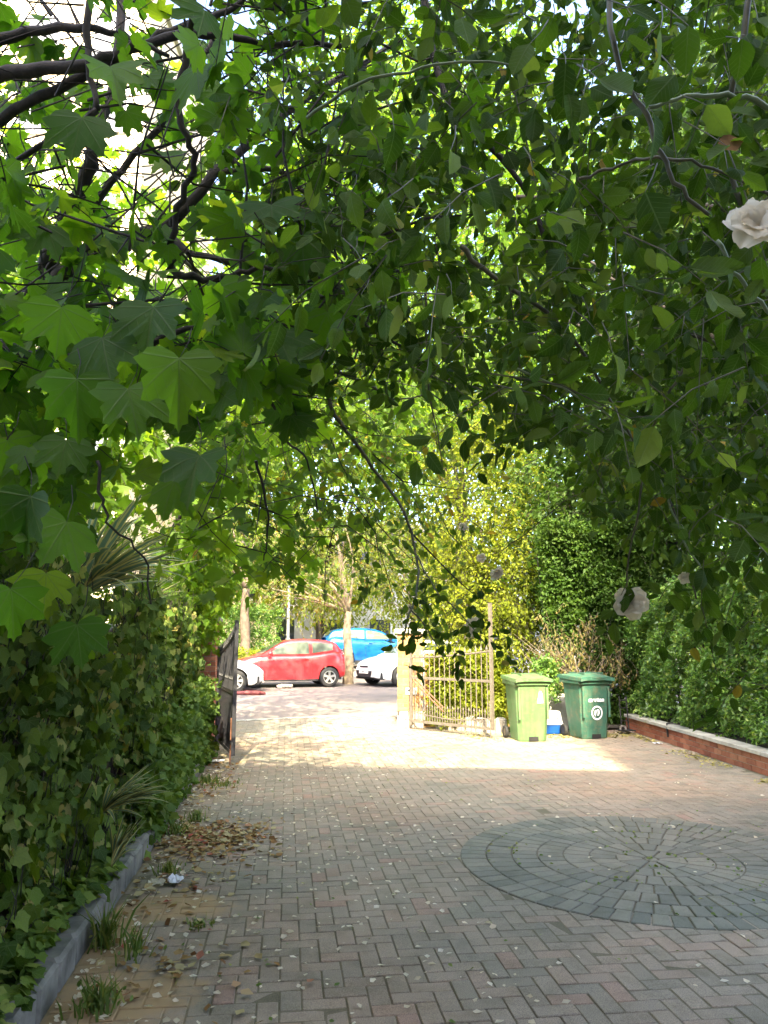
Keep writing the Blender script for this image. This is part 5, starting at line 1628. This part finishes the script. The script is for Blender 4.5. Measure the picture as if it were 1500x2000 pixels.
# limbs of the maple
mt = empty('maple_tree', (-2.9, 3.4, 0.1)); tag(mt, 'maple with large lobed leaves arching over the drive from the left', 'tree')
fork = tuple(at(-60.0, 760.0, 4.2))
branch(mt, [(-2.9, 3.4, -0.05), (-2.85, 3.45, 1.0), (-2.7, 3.6, 2.0), fork], 0.15, 0.085, M['bark'], 'trunk', 12)
LIMBS = [
    ([(-60, 760, 4.2), (25, 630, 4.1), (85, 530, 4.0), (135, 420, 3.9), (170, 340, 3.8), (190, 260, 3.8), (230, 120, 3.9), (240, -60, 4.0)], 0.060, 0.022),
    ([(10, 650, 4.1), (100, 560, 4.0), (185, 480, 3.9), (320, 445, 3.8), (420, 340, 3.8), (560, 220, 4.0), (760, 90, 4.3)], 0.055, 0.014),
    ([(95, 545, 4.0), (150, 440, 3.95), (240, 330, 3.9), (330, 215, 3.9), (420, 60, 4.0)], 0.030, 0.010),
    ([(-120, 170, 3.2), (20, 145, 3.1), (150, 130, 3.0), (250, 95, 3.0), (400, 65, 3.1), (520, 85, 3.2), (680, 88, 3.3)], 0.032, 0.010),
    ([(-120, 310, 3.3), (0, 235, 3.2), (110, 175, 3.1), (230, 115, 3.1), (340, 60, 3.1), (450, 20, 3.2), (520, -60, 3.2)], 0.026, 0.010),
    ([(-80, 90, 3.1), (60, 62, 3.1), (170, 55, 3.0), (245, 70, 3.0), (330, 110, 3.0)], 0.026, 0.008),
    ([(172, -80, 2.8), (170, 60, 2.8), (176, 150, 2.8), (190, 215, 2.8)], 0.016, 0.010),
    ([(190, 215, 2.8), (120, 260, 2.85), (40, 310, 2.9), (-60, 380, 3.0)], 0.013, 0.010),
    ([(380, -40, 2.7), (372, 60, 2.75), (345, 170, 2.8), (355, 240, 2.8), (378, 300, 2.85), (362, 370, 2.9), (340, 450, 2.95), (333, 520, 3.0)], 0.013, 0.012),
    ([(333, 520, 3.0), (375, 545, 3.0), (450, 535, 3.05), (530, 525, 3.1), (650, 515, 3.2), (780, 530, 3.3)], 0.016, 0.007),
    ([(320, 445, 3.8), (370, 490, 3.7), (450, 510, 3.7), (540, 545, 3.7), (650, 590, 3.7), (720, 640, 3.8), (830, 700, 3.9)], 0.020, 0.007),
    ([(-80, 680, 3.6), (0, 675, 3.6), (70, 690, 3.5), (170, 700, 3.4), (300, 665, 3.4), (380, 640, 3.4)], 0.045, 0.010),
    ([(420, 340, 3.8), (540, 330, 3.8), (620, 400, 3.8), (660, 440, 3.8), (760, 510, 3.8)], 0.018, 0.006),
    ([(-60, 960, 3.2), (20, 968, 3.1), (75, 930, 3.0), (110, 880, 2.9)], 0.020, 0.008),
    ([(430, 700, 4.3), (520, 770, 4.4), (560, 860, 4.6), (600, 900, 4.8), (620, 1000, 5.0)], 0.012, 0.005),
    ([(500, 900, 4.6), (520, 980, 4.7), (523, 1050, 4.8), (515, 1095, 4.8)], 0.010, 0.004),
    ([(190, 900, 2.6), (200, 980, 2.6), (220, 1030, 2.6), (280, 1090, 2.7), (295, 1180, 2.7)], 0.006, 0.003),
]
for pts, r0, r1 in LIMBS: branch(mt, px_path(pts), r0, r1, M['bark'], 'branch', 8, 0.006)

L = Leaves(); TW = Twigs()
low = lowedge([(-900, 1250), (-100, 1230), (0, 1200), (100, 1130), (150, 880), (200, 730), (330, 740), (420, 830), (470, 850), (510, 780), (620, 690), (740, 560), (900, 300), (1100, 0)])
N0 = 2650
px, py, d, P = sample(N0, -260, 1000, -200, 1300, 2.4, 5.6)
den = np.where(py < low(px) - 20, 1.0, 0.0)
den *= np.clip((1000 - px) / 450, 0, 1)
den *= np.where(py < 560, 0.24, 0.8) * np.where(px < -120, 0.6, 1)
den *= np.where((px < 240) & (py > 1000), np.where(d < 3.3, 0.6, 0), 1)
den *= np.where(d < 2.6, 0.45, 1.0)
den *= gap_keep(P)
k = (rng.random(N0) < den * sun_keep(P)) & (P[:, 2] > 1.2)
P = P[k]
D = rng.normal(size=P.shape) * np.array([1, 1, 0.35]) + np.array([0.35, -0.15, -0.1])
shoots(L, TW, P, D, (0.14, 0.34), 4, (0.075, 0.145), 0.35, 0.55, 0.65, 0.0028, 0.7)
# a few leaves placed where big ones hang nearest the viewer
big = [(350, 740, 2.15, .19), (250, 800, 2.3, .17), (150, 780, 2.3, .18), (390, 930, 2.2, .16), (300, 640, 2.4, .18), (540, 690, 2.6, .19), (640, 650, 2.7, .16), (60, 1010, 2.2, .17), (130, 1060, 2.3, .17), (150, 1260, 2.3, .14), (90, 1160, 2.5, .14),
       (480, 760, 2.5, .15), (120, 640, 2.5, .18), (430, 600, 2.5, .18), (340, 980, 2.3, .13), (200, 700, 2.4, .18), (20, 1190, 2.2, .15), (130, 900, 2.5, .14), (15, 900, 2.6, .14), (90, 480, 2.9, .16), (215, 170, 2.6, .17), (160, 270, 2.7, .18), (530, 440, 2.6, .16), (590, 500, 2.6, .16), (385, 175, 2.6, .17), (400, 60, 2.7, .15)]
B = np.array(big)
Pb = at(B[:, 0], B[:, 1] - 40, B[:, 2])
T = unit(np.c_[rng.normal(size=len(B)) * 0.35, rng.normal(size=len(B)) * 0.3 - 0.2, np.full(len(B), -0.9)])
Nn = unit(np.c_[rng.normal(size=len(B)) * 0.35, np.full(len(B), -0.6), np.full(len(B), 0.6)])
L.add(Pb, T, Nn, B[:, 3])
up_ = Pb + np.c_[rng.normal(size=len(B)) * 0.03, rng.random(len(B)) * 0.1, np.full(len(B), 0.12)]
TW.add(up_, (up_ + Pb) / 2 + 0.008, Pb, np.full(len(B), 0.002))
L.finish(mt, MAPLE, M['maple'])
L2 = Leaves()
N0 = 190
px, py, d, P = sample(N0, 330, 700, 740, 1110, 4.8, 8.4)
k = rng.random(N0) < np.maximum(sun_keep(P), 0.45) * np.where(px + 0.35 * (py - 900) < 640, 0.8, 0.25)
P = P[k & (P[:, 2] > 1.7)]
shoots(L2, TW, P, rng.normal(size=P.shape) * np.array([1, 1, 0.4]) + np.array([0.3, 0, -0.2]), (0.2, 0.4), 4, (0.09, 0.14), 0.4, 0.5, 0.7, 0.004, 0.7)
P, D = clumps(30, (-0.45, 8.7, 4.7), (0.95, 2.4, 0.9), 7, 0.3)  # clumps added in the path of the sun to dapple the drive's left
P2, D2 = clumps(20, (-0.2, 11.5, 5.6), (0.9, 1.6, 0.8), 7, 0.3)
P = np.concatenate([P, P2]); D = np.concatenate([D, D2])
shoots(L2, TW, P, D, (0.2, 0.4), 4, (0.09, 0.14), 0.35, 0.4, 0.8, 0.004, 0.7)
branch(mt, [tuple(at(320.0, 445.0, 3.8)), (-1.0, 5.6, 4.6), (-0.6, 7.5, 4.9), (-0.4, 9.4, 4.9), (-0.2, 11.8, 5.6)], 0.03, 0.01, M['bark'], 'branch', 7)
L2.finish(mt, MAPLE_FAR, M['maple_far'], mass='outer_foliage', singles=0, uv=False)
n = 80
px, py, d, A_ = sample(n, 380, 860, 700, 1080, 4.2, 6.5)
Dd = unit(rng.normal(size=(n, 3)) * np.array([0.8, 0.5, 0.5]) + np.array([0.5, 0, -0.5])) * (0.3 + 0.4 * rng.random(n))[:, None]
TW.add(A_, A_ + Dd * 0.5 + rng.normal(size=(n, 3)) * 0.04, A_ + Dd + rng.normal(size=(n, 3)) * 0.05, 0.003 + 0.003 * rng.random(n))
# bare twigs threading the open upper left
n = 430
px, py, d, A_ = sample(n, -100, 720, -150, 760, 2.8, 4.6)
Dd = unit(rng.normal(size=(n, 3)) * np.array([1, 0.5, 0.6]) + np.array([0.5, 0, 0.35])) * (0.3 + 0.5 * rng.random(n))[:, None]
TW.add(A_, A_ + Dd * 0.5 + rng.normal(size=(n, 3)) * 0.04, A_ + Dd + rng.normal(size=(n, 3)) * 0.05, 0.003 + 0.005 * rng.random(n))
TW.finish(mt, M['bark'])

# climbing rose
rs_ = empty('climbing_rose', (6.2, 2.2, 0.25)); tag(rs_, 'climbing rose with oval leaves and white blooms hanging over the drive', 'climbing rose')
RST = [
    ([(1190, -120, 1.55), (1192, 60, 1.5), (1215, 150, 1.5), (1262, 230, 1.5), (1290, 300, 1.5), (1330, 370, 1.5), (1385, 420, 1.5)], 0.010, 0.006, 'stem'),
    ([(1620, 260, 1.6), (1500, 205, 1.6), (1420, 188, 1.6), (1340, 190, 1.6), (1265, 210, 1.6)], 0.011, 0.006, 'stem_green'),
    ([(600, 230, 2.0), (700, 165, 1.9), (800, 140, 1.9), (900, 118, 1.9), (1000, 128, 1.9)], 0.007, 0.004, 'stem_green'),
    ([(1130, 350, 1.8), (1180, 335, 1.8), (1240, 312, 1.75), (1330, 312, 1.7), (1420, 340, 1.7), (1560, 400, 1.7)], 0.006, 0.005, 'stem'),
    ([(1400, 470, 1.6), (1440, 540, 1.6), (1500, 610, 1.6), (1580, 690, 1.6)], 0.007, 0.006, 'stem_green'),
    ([(900, 480, 2.8), (960, 540, 2.8), (1040, 590, 2.8), (1110, 650, 2.8), (1170, 745, 2.9), (1230, 850, 3.0), (1300, 960, 3.0), (1345, 1090, 3.0), (1360, 1170, 3.0)], 0.016, 0.005, 'stem'),
    ([(1010, 720, 2.4), (1100, 760, 2.4), (1200, 820, 2.4), (1290, 940, 2.5), (1330, 1040, 2.5), (1370, 1110, 2.5)], 0.006, 0.004, 'stem_green'),
    ([(1345, 650, 2.8), (1335, 720, 2.8), (1300, 780, 2.8), (1260, 880, 2.9), (1245, 1000, 2.9), (1228, 1090, 2.9), (1222, 1200, 2.9)], 0.010, 0.004, 'stem'),
    ([(1345, 655, 2.8), (1420, 680, 2.8), (1500, 730, 2.8), (1620, 800, 2.8)], 0.010, 0.008, 'stem'),
    ([(640, 690, 4.5), (645, 790, 4.5), (690, 860, 4.5), (740, 930, 4.5), (790, 1000, 4.4), (812, 1080, 4.3), (815, 1150, 4.0), (800, 1200, 3.7), (785, 1260, 3.5)], 0.022, 0.006, 'stem'),
    ([(645, 722, 4.5), (720, 752, 4.5), (770, 780, 4.5), (830, 770, 4.5)], 0.016, 0.006, 'stem'),
    ([(800, 1185, 3.7), (835, 1230, 3.6), (862, 1280, 3.5), (885, 1320, 3.4)], 0.006, 0.002, 'stem'),
    ([(812, 1080, 4.3), (850, 1150, 4.0), (900, 1200, 3.8), (950, 1260, 3.6)], 0.007, 0.003, 'stem'),
    ([(830, 560, 3.6), (838, 760, 3.6), (855, 850, 3.6), (868, 930, 3.6)], 0.010, 0.003, 'stem'),
    ([(870, 740, 3.8), (960, 768, 3.8), (1060, 810, 3.8)], 0.008, 0.004, 'stem'),
    ([(1480, -60, 1.9), (1440, 120, 1.9), (1420, 280, 2.0), (1450, 420, 2.0), (1490, 560, 2.1), (1600, 700, 2.2)], 0.013, 0.010, 'stem'),
    ([(820, -60, 3.2), (850, 120, 3.1), (900, 230, 3.0), (1000, 330, 3.0), (1060, 450, 3.0), (1080, 560, 3.0)], 0.024, 0.012, 'bark'),
    ([(980, 1075, 4.0), (1030, 1040, 3.8), (1100, 980, 3.6), (1140, 960, 3.4)], 0.004, 0.003, 'stem'),
]
for pts, r0, r1, m_ in RST: branch(rs_, px_path(pts), r0 * 0.68, r1 * 0.68, M[m_], 'stem', 7, 0.003)
branch(rs_, [(6.3, 2.2, 0.2), (6.1, 2.3, 1.6), (5.2, 2.6, 3.2), (3.6, 3.0, 4.2), (2.4, 3.3, 4.3)], 0.05, 0.02, M['bark'], 'main_stem', 8)
branch(rs_, [(6.35, 3.4, 0.2), (6.2, 3.4, 1.8), (5.0, 3.8, 3.4), (3.2, 4.4, 4.4), (1.5, 4.7, 4.6)], 0.045, 0.018, M['bark'], 'main_stem', 8)

L = Leaves(); TW = Twigs()
low = lowedge([(300, 150), (480, 420), (620, 640), (760, 770), (860, 740), (930, 790), (1000, 850), (1080, 890), (1130, 920), (1190, 990), (1300, 1055), (1400, 1095), (1500, 1100), (2400, 1180)])
N0 = 7700
px, py, d, P = sample(N0, 300, 1820, -240, 1400, 1.45, 6.4, 0.7)
den = np.where(py < low(px) - 15, 1.0, 0.0) * np.clip((px - 380) / 300, 0.0, 1)
den *= np.where(d < 1.9, 0.22, 1) * np.where((px > 1620) | (py < -130), 0.5, 1)
den *= np.where((d < 2.6) & (px < 850), 0.5, 1)
den *= np.where((py > 800) & (d < 2.2), 0.35, 1)
den *= np.where((py > 780) & (px < 1130), 0.75, 1)
den *= gap_keep(P)
k = (rng.random(N0) < den * np.maximum(sun_keep(P), np.where(P[:, 0] + UX * P[:, 2] / TAN > 1.6, 0.03, 0.2))) & (P[:, 2] > 1.25)
P = P[k]
D = rng.normal(size=P.shape) * np.array([1, 1, 0.5]) + np.array([-0.3, -0.1, -0.35])
shoots(L, TW, P, D, (0.12, 0.30), 7, (0.045, 0.085), 0.35, 0.55, 0.55, 0.0022, 0.8)
# foremost sprays
fr = np.array([(1170, 180, 1.25, .095), (1290, 80, 1.25, .07), (1345, 75, 1.25, .075), (1275, 245, 1.3, .08), (1320, 170, 1.25, .07), (1035, 110, 1.5, .08), (1105, 150, 1.5, .08), (870, 450, 1.7, .085), (840, 240, 1.8, .09), (770, 280, 1.7, .08), (950, 370, 1.8, .1), (705, 600, 1.9, .05), (900, 60, 1.6, .08),
               (685, 400, 1.9, .09), (1260, 400, 1.5, .1), (1420, 310, 1.4, .07), (1230, 40, 1.3, .06), (1450, 100, 1.4, .07), (1380, 230, 1.5, .08), (1080, 60, 1.6, .07), (880, 320, 1.6, .09), (690, 520, 2.1, .08), (830, 640, 2.2, .065), (760, 650, 2.2, .08), (1215, 905, 2.2, .06), (1480, 60, 1.5, .07)])
ex = np.c_[620 + 900 * rng.random(36), 720 * rng.random(36), 1.5 + 0.7 * rng.random(36), 0.06 + 0.025 * rng.random(36)]
fr = np.concatenate([fr, ex])
Pb = at(fr[:, 0], fr[:, 1] - 25, fr[:, 2])
T = unit(np.c_[rng.normal(size=len(fr)) * 0.5, rng.normal(size=len(fr)) * 0.3, np.full(len(fr), -0.8)])
Nn = unit(np.c_[rng.normal(size=len(fr)) * 0.7, np.full(len(fr), -0.7), np.full(len(fr), 0.25)])
L.add(Pb, T, Nn, fr[:, 3])
up_ = Pb + np.c_[rng.normal(size=len(fr)) * 0.03, rng.random(len(fr)) * 0.1, np.full(len(fr), 0.09)]
TW.add(up_, (up_ + Pb) / 2 + 0.006, Pb, np.full(len(fr), 0.0018))
ht = np.c_[1180 + 330 * rng.random(15), 0 * rng.random(15), 2.4 + 1.2 * rng.random(15)]
ht[:, 1] = 1120 + (ht[:, 0] - 1180) * 0.45 + 60 * rng.normal(size=15)
shoots(L, TW, at(ht[:, 0], ht[:, 1], ht[:, 2]), rng.normal(size=(15, 3)) * 0.5 + np.array([0, 0, -0.5]), (0.12, 0.22), 7, (0.05, 0.08), 0.3, 0.6, 0.4, 0.002, 0.8)
# hanging tips over the gate pier
tips = np.array([(800, 1215, 3.6), (785, 1260, 3.5), (790, 1300, 3.4), (815, 1250, 3.6), (850, 1270, 3.5), (870, 1300, 3.4), (890, 1270, 3.4), (930, 1290, 3.4), (950, 1270, 3.4), (940, 1240, 3.6), (900, 1230, 3.6), (870, 1210, 3.8), (775, 1230, 3.7), (830, 1180, 3.9), (930, 1180, 4), (760, 1190, 4.2), (955, 1210, 4.0), (800, 1330, 3.4), (900, 1310, 3.4), (915, 1265, 3.5), (870, 1240, 3.6), (960, 1310, 3.3)])
for _ in range(1):
    j = tips + rng.normal(size=tips.shape) * np.array([12, 10, 0.1]) - np.array([0, 22, 0])
    shoots(L, TW, at(j[:, 0], j[:, 1] - 25, j[:, 2]), rng.normal(size=(len(j), 3)) * np.array([0.8, 0.6, 0.3]) + np.array([0, 0, -0.4]), (0.07, 0.13), 6, (0.04, 0.065), 0.3, 0.6, 0.3, 0.0015, 0.9)
L.finish(rs_, OVATE, M['rose'])
# sparser sprays farther along the drive, sunlight lifted into their leaf colour
L = Leaves()
low = lowedge([(380, 1090), (450, 1100), (560, 1090), (640, 1120), (760, 1150), (800, 1230), (870, 1180), (960, 1160), (1010, 1000), (1060, 980)])
N0 = 2600
px, py, d, P = sample(N0, 380, 1060, 520, 1260, 4.6, 8.2)
den = np.where(py < low(px), np.where(px < 860, 0.45, 0.5), 0.0) * np.where(py > 1000, 0.75, 1) * np.where((px > 860) & (py > 740), 0.16, 1) * np.where((px > 780) & (px < 980) & (py > 1000), 1.4, 1)
k = (rng.random(N0) < den) & (P[:, 2] > 1.5)
P = P[k]
keep = rng.random(len(P)) < np.maximum(sun_keep(P), 0.45)
P = P[keep]
D = rng.normal(size=P.shape) * np.array([1, 1, 0.4]) + np.array([0.2, 0, -0.35])
shoots(L, TW, P, D, (0.14, 0.34), 7, (0.05, 0.085), 0.4, 0.5, 0.6, 0.0028, 0.8)
L.finish(rs_, OVATE_S, M['rose_mid'], mass='far_sprays', singles=0, uv=False)
TW.finish(rs_, M['stem'])


def rose_flower(pos, size, parent):
    Vs, Fs, Us, b_ = [], [], [], 0
    for ringk, (npet, tilt, sc_) in enumerate(((5, 0.35, 1.0), (5, 0.8, 0.85), (4, 1.15, 0.6))):
        for i in range(npet):
            a_ = 2 * math.pi * (i + 0.5 * ringk) / npet + random.uniform(-.2, .2)
            for_v = []
            for u in np.linspace(0, 1, 9):
                for v in np.linspace(-1, 1, 9):
                    w = 0.62 * math.sin(math.pi * (0.12 + 0.76 * u)) ** 0.7
                    r_ = u * math.cos(tilt * (1 - 0.4 * u)); z = u * math.sin(tilt * (1 - 0.4 * u)) + 0.14 * v * v * u + 0.05 * u * math.sin(6 * v + 2 * i) - 0.10 * u ** 4
                    x, y2 = r_, v * w * 0.8
                    for_v.append((x * math.cos(a_) - y2 * math.sin(a_), x * math.sin(a_) + y2 * math.cos(a_), z))
            Vs += [tuple(np.array(q) * size * sc_ * 0.5) for q in for_v]
            for u in range(8):
                for v in range(8):
                    c = b_ + u * 9 + v
                    Fs += [(c, c + 1, c + 10), (c, c + 10, c + 9)]
            b_ += 81
    o = link('flower', tri_mesh('flower', np.array(Vs), np.array(Fs), M['petal']), parent)
    o.location = Vector(pos) - worldloc(parent)
    o.rotation_euler = (random.uniform(1.2, 2.4), random.uniform(-.5, .5), random.uniform(-.6, .6))
    return o


for x, y, d, s in ((1482, 445, 1.35, .12), (1232, 1178, 2.6, .12), (968, 1118, 4.6, .10), (920, 1222, 4.4, .12), (905, 1030, 5.2, .07), (1338, 1130, 2.8, .05), (800, 1190, 5.8, .08), (940, 1090, 5.2, .07)):
    rose_flower(tuple(at(float(x), float(y), float(d))), s, rs_)
# curled brown leaf caught in the rose
cl_ = tri_mesh('leaf', *[OVATE[2][0] * np.array([1, 1.5, 1]), OVATE[2][1]], M['litter'], OVATE[2][0][:, :2])
o = link('withered_leaf', cl_, rs_); o['label'] = 'curled brown leaf caught among the stems'
o.matrix_local = Matrix.Translation(Vector(tuple(at(1400.0, 285.0, 1.5))) - worldloc(rs_)) @ Matrix.Rotation(1.2, 4, 'X') @ Matrix.Rotation(-0.3, 4, 'Y') @ Matrix.Scale(0.05, 4)

# ================================================================== SMALL THINGS ON THE GROUND
def scatter(name, label, cat, XY, size, tmpl, mat, z=0.006, curl=0.35):
    n = len(XY)
    t = empty(name, (0, 0, 0))
    L = Leaves()
    a_ = rng.random(n) * 2 * math.pi
    T = np.c_[np.cos(a_), np.sin(a_), rng.normal(size=n) * curl * 0.4]
    Nn = unit(np.c_[rng.normal(size=(n, 2)) * curl, np.ones(n)])
    L.add(np.c_[XY, np.full(n, z) + 0.008 * rng.random(n)], T, Nn, size[0] + (size[1] - size[0]) * rng.random(n))
    o = L.finish(t, tmpl, mat, mass=name, singles=0, uv=False)
    o.parent = None
    bpy.data.objects.remove(t)
    o.name = name
    tag(o, label, cat, kind='stuff')
    return o


def blob(n, cx, cy, sx, sy): return np.c_[cx + rng.normal(size=n) * sx, cy + rng.normal(size=n) * sy]


xy = np.concatenate([blob(950, -0.62, 6.75, 0.26, 0.32), blob(130, -0.85, 8.6, 0.16, 0.8), blob(120, -0.75, 5.6, 0.2, 0.4), blob(90, -0.6, 4.2, 0.3, 0.4), blob(120, -0.8, 10.2, 0.15, 0.6)])
xy = xy[(xy[:, 0] > -1.0)]
scatter('fallen_brown_leaves', 'drift of dry brown and reddish leaves beside the left kerb', 'leaf litter', xy, (0.03, 0.075), FLAKE, M['litter'])
k = rng.random(900)
xy = np.c_[-0.95 + 2.2 * rng.random(900) ** 1.9, 3.2 + 7.0 * rng.random(900) ** 1.1]
xy2 = np.c_[-0.9 + 6.0 * rng.random(260), 3.2 + 7 * rng.random(260)]
scatter('fallen_petals', 'scattered small white petals over the drive', 'petals', np.concatenate([xy[:880], xy2[:200]]), (0.02, 0.05), FLAKE, M['petal'])
big = np.array([(0.9, 5.0), (1.15, 4.6), (1.5, 4.1), (0.35, 3.7), (0.9, 3.45), (2.3, 4.8), (1.9, 6.9), (0.55, 4.9), (-0.15, 4.6), (-0.3, 3.9), (2.9, 4.0), (2.2, 3.7), (0.05, 3.5), (1.6, 7.2), (0.7, 8.1)])
scatter('larger_petals', 'few larger curled white petals lying singly on the drive', 'petals', big, (0.035, 0.055), FLAKE, M['petal'])
t_ = rng.random(620)
xy = np.c_[wx(8.4 + 5.2 * t_) - 0.02 - np.abs(rng.normal(size=620)) * 0.14, 8.4 + 5.2 * t_]
xy = np.concatenate([xy[np.sin(xy[:, 1] * 2.6) > -0.5], blob(180, 4.55, 12.9, 0.25, 0.22), blob(200, 5.4, 12.9, 0.25, 0.2), blob(120, 3.3, 12.9, 0.25, 0.3)])
scatter('fallen_yellow_leaves', 'yellowed leaves gathered along the low brick wall and bins', 'leaf litter', xy, (0.03, 0.06), FLAKE, M['litter_y'])
xy = np.c_[-0.9 + 6.2 * rng.random(320), 3.2 + 8 * rng.random(320)]
scatter('drive_leaf_specks', 'thin scatter of green and yellow leaf bits on the drive', 'leaf litter', xy, (0.015, 0.035), FLAKE, M['grass'])
n = 420
a_ = rng.random(n) * 6.283; r_ = CR * (np.floor(rng.random(n) * 7) + 0.05 * rng.normal(size=n)) / 7
xy = np.c_[CX + r_ * np.cos(a_), CY + r_ * np.sin(a_)]
xy = xy[np.sin(a_ * 3 + r_ * 5) > 0.1]
scatter('joint_moss', 'tiny green weeds growing in the joints of the sett circle', 'moss', xy, (0.015, 0.035), FLAKE, M['grass'], 0.008, 0.8)

# weeds in the gutter
def weed(label, c, n, h, spread):
    t = empty('weed_tuft', (c[0], c[1], 0)); tag(t, label, 'weed', 'weeds growing along the left kerb')
    Vs, Fs, b_ = [], [], 0
    for i in range(n):
        a0 = random.uniform(0, 6.28); r0 = abs(random.gauss(0, spread)); hh = h * random.uniform(0.4, 1.0)
        bx_, by_ = r0 * math.cos(a0), r0 * math.sin(a0)
        lx, ly = random.gauss(0, 0.35) * hh, random.gauss(0, 0.35) * hh
        w = random.uniform(0.003, 0.007); an = random.uniform(0, 3.14)
        wx_, wy_ = w * math.cos(an), w * math.sin(an)
        Vs += [(bx_ - wx_, by_ - wy_, 0), (bx_ + wx_, by_ + wy_, 0), (bx_ + lx * .4 - wx_, by_ + ly * .4 - wy_, hh * .6), (bx_ + lx * .4 + wx_, by_ + ly * .4 + wy_, hh * .6), (bx_ + lx, by_ + ly, hh)]
        Fs += [(b_, b_ + 1, b_ + 3), (b_, b_ + 3, b_ + 2), (b_ + 2, b_ + 3, b_ + 4)]; b_ += 5
    link('blades', tri_mesh('blades', np.array(Vs), np.array(Fs), M['grass'], smooth=False), t)['kind'] = 'stuff'
    L = Leaves()
    k = max(8, n // 3)
    P = np.c_[c[0] + rng.normal(size=k) * spread, c[1] + rng.normal(size=k) * spread, h * 0.5 * rng.random(k) + 0.01]
    L.add(P, unit(rng.normal(size=(k, 3)) + np.array([0, 0, 0.3])), unit(rng.normal(size=(k, 3)) * 0.5 + np.array([0, 0, 1.0])), 0.015 + 0.03 * rng.random(k))
    L.finish(t, OVATE_S, M['grass'], mass='leaves', singles=0, uv=False)


for lab, (x, y), n, h, sp_ in (
        ('tall grassy weed tuft against the nearest kerb blocks', (205, 1850), 90, 0.24, 0.05),
        ('yellowish weed tuft nearest the bottom left corner', (190, 1975), 80, 0.16, 0.06),
        ('thin stalky weed on the sandy patch near the kerb', (262, 1870), 26, 0.2, 0.06),
        ('small weed tuft behind the crumpled paper', (330, 1705), 60, 0.09, 0.05),
        ('green weed tuft at the head of the brown leaf drift', (345, 1630), 70, 0.12, 0.07),
        ('low weed beside the kerb past the leaf drift', (385, 1605), 60, 0.12, 0.06),
        ('weed patch on the drive just before the sheet gate', (405, 1530), 90, 0.12, 0.12),
        ('faint weed patch right under the gate drop bolt', (440, 1535), 60, 0.06, 0.12),
        ('small rosette weed by the white petals', (392, 1810), 40, 0.05, 0.04)):
    p = gnd(x, y); weed(lab, (p[0], p[1]), n, h, sp_)

# crumpled paper
def crumple(name, label, c, s, mat):
    rows = []
    for i in range(6):
        rows.append([(c[0] + (i / 5 - 0.5) * s[0] + random.gauss(0, .006), c[1] + (j / 5 - 0.5) * s[1] + random.gauss(0, .006), 0.015 + abs(random.gauss(0, s[2]))) for j in range(6)])
    return tag(MB().grid(rows, True).build(name, mat), label, 'litter')


p = gnd(340, 1727); crumple('crumpled_paper', 'crumpled bluish white paper near the left kerb', (p[0], p[1]), (0.09, 0.12, 0.02), M['paper'])
p = gnd(305, 1730); crumple('torn_wrapper', 'torn off-white wrapper left of the crumpled paper', (p[0], p[1]), (0.11, 0.10, 0.012), M['petal'])
p = gnd(425, 1489); crumple('flattened_paper', 'flattened white paper below the sheet gate', (p[0], p[1]), (0.18, 0.14, 0.012), M['paper'])
p = gnd(1285, 1454); crumple('paper_scrap', 'white paper scrap at the foot of the low brick wall', (p[0], p[1]), (0.14, 0.10, 0.012), M['paper'])
